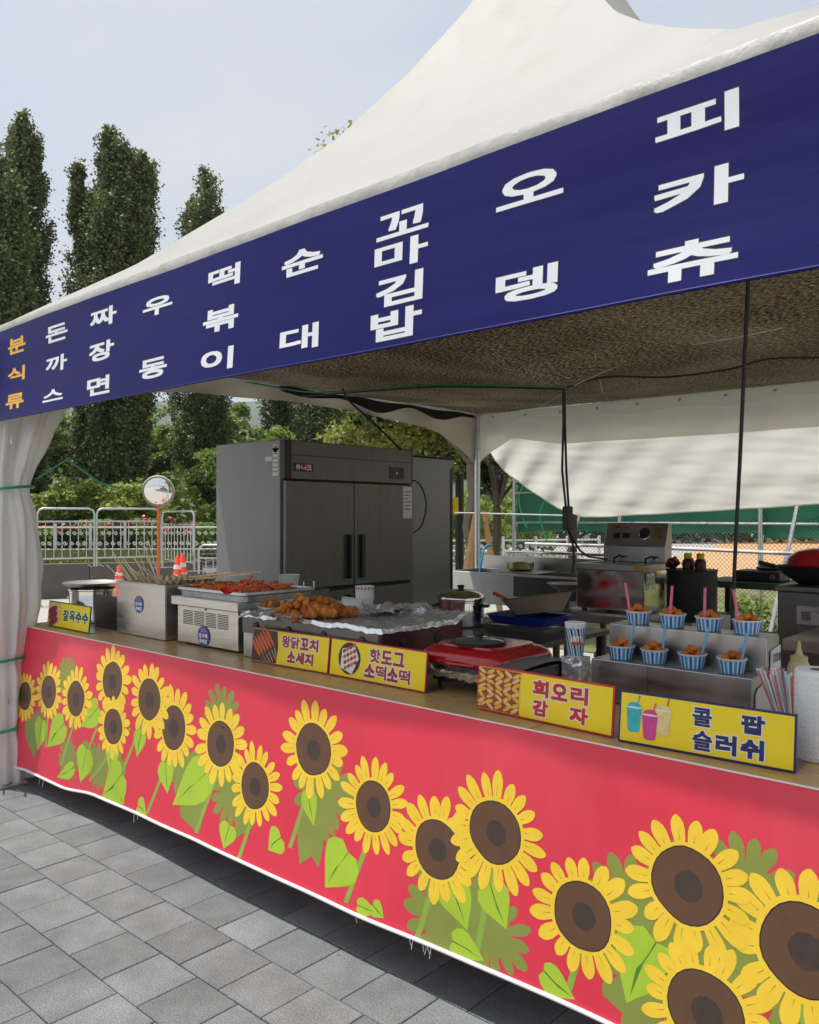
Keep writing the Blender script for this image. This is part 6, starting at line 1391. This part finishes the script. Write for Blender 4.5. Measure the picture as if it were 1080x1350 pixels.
def tree(name, label, b_, z0, H_, cz, rx, rz_, leaf_n, mat, bark, lsz, ncl, trunk_r, group, cat='tree', sparse=.45, off=Vector((0,0,0)), seed=1, lean=Vector((0,0,0)), spread=1.0):
    rs = np.random.default_rng(seed); random.seed(seed)
    t_ = thing(name, label, cat, (b_.x,b_.y,z0), group); mb = MB()
    fork = Vector((b_.x,b_.y,z0+H_*.30))+lean*.3; limb(mb, (b_.x,b_.y,z0), fork, trunk_r, trunk_r*.7, 5, trunk_r*.4)
    C = Vector((b_.x,b_.y,z0+cz))+off; cs = []
    nb_ = max(5,ncl//9); tips = []
    for k in range(nb_):
        a = 2*math.pi*k/nb_+random.uniform(-.4,.4); el_ = random.uniform(-.35,.95)
        tip = C+Vector((math.cos(a)*rx*math.cos(el_)*.8, math.sin(a)*rx*math.cos(el_)*.8, rz_*math.sin(el_)*.85))
        pts = limb(mb, fork, tip, trunk_r*.42, trunk_r*.06, 6, rx*.06); tips.append(pts)
    for k in range(ncl):
        pts = random.choice(tips); j = random.uniform(.4,1)*(len(pts)-1); q_ = pts[int(j)].lerp(pts[min(int(j)+1,len(pts)-1)], j % 1)
        q_ = q_+Vector((random.gauss(0,.16)*rx,random.gauss(0,.16)*rx,random.gauss(0,.14)*rz_))
        cs.append((q_.x,q_.y,q_.z,rx*random.uniform(.14,.30)*spread))
    cs = np.array(cs); per = max(8,leaf_n//len(cs)); N_ = per*len(cs); idx = np.repeat(np.arange(len(cs)),per)
    d_ = rs.normal(size=(N_,3)); d_ /= np.linalg.norm(d_,axis=1)[:,None]; rr = cs[idx,3]*rs.uniform(.1,1,N_)**.5
    P = cs[idx,:3]+d_*rr[:,None]*np.array([1,1,.75]); P = P[P[:,2] > z0+.05]
    np_mesh('crown', leaf_quads(P, lsz, .75, .5), len(P), 4, mat, t_)
    mb.build('trunk', bark, t_, smooth=True); return t_
# staked tree behind the tent with pale bark and yellow-green leaves
tb = wallpt(622,12.4)
st = tree('staked_tree', 'young tree with pale bark and yellow-green leaves behind the tent', tb, 0, 8.0, 4.95, 2.2, 2.75, 24000, 'yellow_leaf', 'bark_grey', .07, 150, .13, 'trees behind the tent', off=Vector((RV[0],RV[1],0))*-.72, seed=5, spread=.85)
tree('leafy_branch_tree', 'low yellow-green tree hanging over the refrigerators', wallpt(520,12.9), 0, 4.6, 3.25, 1.25, 1.0, 9000, 'yellow_leaf', 'bark_grey', .085, 70, .07, 'trees behind the tent', seed=8)
# wooden props round the staked tree
for k,(pa,pb_) in enumerate((((600,742),(628,676)),((663,722),(638,674)),((612,742),(630,672)))):
    a = D(pa[0],pa[1]+36,11.5+k*.4); b_ = D(pb_[0],pb_[1],12.3); a.z = 0.0
    tag(MB().tube([a,b_], .045, 8).build('tree_stake', 'stake_wood', smooth=True), 'light wooden prop leaning on the staked tree, %s' % ('leftmost','rightmost','middle one')[k], 'stake', 'wooden props of the staked tree')
dn = Vector((0,0,0))
tag(MB().tube([D(627,690,12.15),D(632,688,12.1),D(637,690,12.15)], .03, 6).build('tie_band', 'rope_green', smooth=True), 'green tie band round the staked tree trunk', 'band')
tree('dark_tree', 'dark green tree between the tent pole and the windscreen', wallpt(655,17), 0, 6.0, 3.6, 1.6, 2.6, 7000, 'dark_leaf', 'bark_dark', .16, 70, .12, 'trees behind the tent', seed=12)
tree('dark_tree', 'dark tree behind the refrigerators at the eave', wallpt(560,22), 0, 7.0, 4.4, 2.2, 2.6, 9000, 'dark_leaf', 'bark_dark', .2, 70, .14, 'trees behind the tent', seed=13)
# lighter trees beyond the poplars
for k,(px,dep,top,rx,lab,sd_) in enumerate(((70,40,560,2.6,'light green round tree beyond the shrubs at the left',31),(118,46,575,3.0,'light green tree between the first poplars',32),(205,44,545,2.6,'light green tree between the broad and slim poplars',33),(312,50,560,2.4,'light green tree beyond the slim poplar',34),(20,52,570,3.4,'light green tree behind the leftmost poplars',35),(350,30,585,2.2,'light green tree beside the refrigerator top',36),(480,42,560,3.2,'light green tree far behind the refrigerator',37),(250,52,590,3.0,'light green tree far behind the slim poplar',38),(165,40,600,2.4,'low light green tree behind the convex mirror',39),(222,38,548,1.9,'narrow light green tree right of the broad poplar',40),(326,44,548,2.0,'narrow light green tree left of the refrigerator top',41))):
    ht = CAM_H+(680-top)*dep/FPX
    tree('light_green_tree', lab, wallpt(px,dep), .3, ht, ht*.66, rx, ht*.52, 16000, 'light_leaf', 'bark_dark', .20, 110, .16, 'light green trees beyond the lawn', seed=sd_)
# shrubs on the terrace
for k,(px,dep,top,rx,lab) in enumerate(((70,23.2,628,1.05,'bright yellow-green shrub behind the barrier, leftmost of three'),(118,23.6,636,1.05,'bright yellow-green shrub behind the barrier, middle of three'),(160,23.4,630,1.15,'bright yellow-green shrub behind the barrier, rightmost of three'))):
    ht = CAM_H+(680-top)*dep/FPX-TZ
    tree('leafy_shrub', lab, wallpt(px,dep), TZ, ht, ht*.62, rx, ht*.45, 6500, 'shrub_leaf', 'bark_dark', .12, 70, .03, 'shrubs behind the barriers', 'shrub', seed=40+k)
# rose bushes with red blooms along the scrollwork fence
for k in range(9):
    px = -10+k*34; dep = 21.6+.05*k; b_ = wallpt(px,dep); x, y = b_.x, b_.y; h_ = random.uniform(.65,.95)
    t_ = thing('rose_bush', 'rose bush with red blooms at the scrollwork fence, %s from the left' % ('first','second','third','fourth','fifth','sixth','seventh','eighth','ninth')[k], 'rose bush', (x,y,TZ), 'rose bushes along the scrollwork fence')
    n_ = 900; th_ = rng.uniform(0,6.283,n_); rr = np.sqrt(rng.uniform(0,1,n_))*.42; zz = rng.uniform(.03,1,n_)*h_
    np_mesh('leaves', leaf_quads(np.stack([x+np.cos(th_)*rr, y+np.sin(th_)*rr, TZ+zz],1), .09), n_, 4, 'dark_leaf' if k % 2 else 'light_leaf', t_)
    for j in range(7):
        c_ = Vector((x+random.uniform(-.45,.45), y+random.uniform(-.5,.0), TZ+h_*random.uniform(.6,1.05))); vs_, fs_ = lump(.06,j+k,1,1,.8,ICO1,.4)
        MB().add([Vector(v_)+c_ for v_ in vs_], fs_).build('rose', 'rose_petal', t_, smooth=True)
# hedge band closing the view under the trees: uncountable undergrowth
n_ = 26000; u_ = rng.uniform(0,1,n_); pxs = -420+u_*1150; dd_ = rng.uniform(27,38,n_)
zz = rng.uniform(0,1,n_)**1.3*(1.3+1.1*np.abs(np.sin(pxs*.031)+.6*np.sin(pxs*.083+1)))+.5
uu = (pxs-CX)/FPX; X = dd_*(DV[0]+uu*RV[0]); Y_ = dd_*(DV[1]+uu*RV[1])
o = np_mesh('undergrowth', leaf_quads(np.stack([X,Y_,zz],1), .30), n_, 4, 'light_leaf'); tag(o, 'dense green undergrowth below the poplars', 'undergrowth', kind='stuff')
n_ = 16000; u_ = rng.uniform(0,1,n_); pxs = 640+u_*1000; dd_ = rng.uniform(48,62,n_); zz = rng.uniform(0,1,n_)*(3.5+1.5*np.sin(pxs*.02)); uu = (pxs-CX)/FPX
o = np_mesh('far_trees', leaf_quads(np.stack([dd_*(DV[0]+uu*RV[0]),dd_*(DV[1]+uu*RV[1]),zz],1), .5), n_, 4, 'dark_leaf'); tag(o, 'far dark tree belt beyond the sand court', 'trees', kind='stuff')
# lawn grass on the terrace edge and along the court fence
n_ = 30000; s_ = rng.uniform(0,1,n_); dd_ = rng.uniform(.15,5.5,n_)
base_ = np.array([wa.x,wa.y,TZ])[None]+s_[:,None]*np.array([wb.x-wa.x,wb.y-wa.y,0])[None]+dd_[:,None]*np.array([out.x,out.y,0])[None]
hgt = rng.uniform(.05,.13,n_)[:,None]; an = rng.uniform(0,6.283,n_); wv = np.stack([np.cos(an),np.sin(an),np.zeros(n_)],1)*.02
tipv = base_+np.stack([rng.normal(0,.03,n_),rng.normal(0,.03,n_),np.zeros(n_)],1); tipv[:,2] += hgt[:,0]
o = np_mesh('lawn_grass', np.stack([base_-wv,base_+wv,tipv],1).reshape(-1,3), n_, 3, 'grass_blade'); tag(o, 'short sunlit grass on the terrace', 'grass', kind='stuff')

# ================================================================== SUMMER HAZE over the far hills
m, t, b = newmat('haze_air'); t.nodes.remove(b)
pv = t.nodes.new('ShaderNodeVolumePrincipled'); pv.inputs['Color'].default_value = (0.82, 0.88, 0.97, 1); pv.inputs['Density'].default_value = 0.00028; pv.inputs['Anisotropy'].default_value = 0.2
t.links.new(pv.outputs[0], t.nodes['Material Output'].inputs['Volume'])
hz = MB().box(-2600, 2600, -2600, 2600, -8, 345).build('haze', 'haze_air', base=(0,0,0)); tag(hz, 'pale summer haze over the whole place', 'haze', kind='stuff')
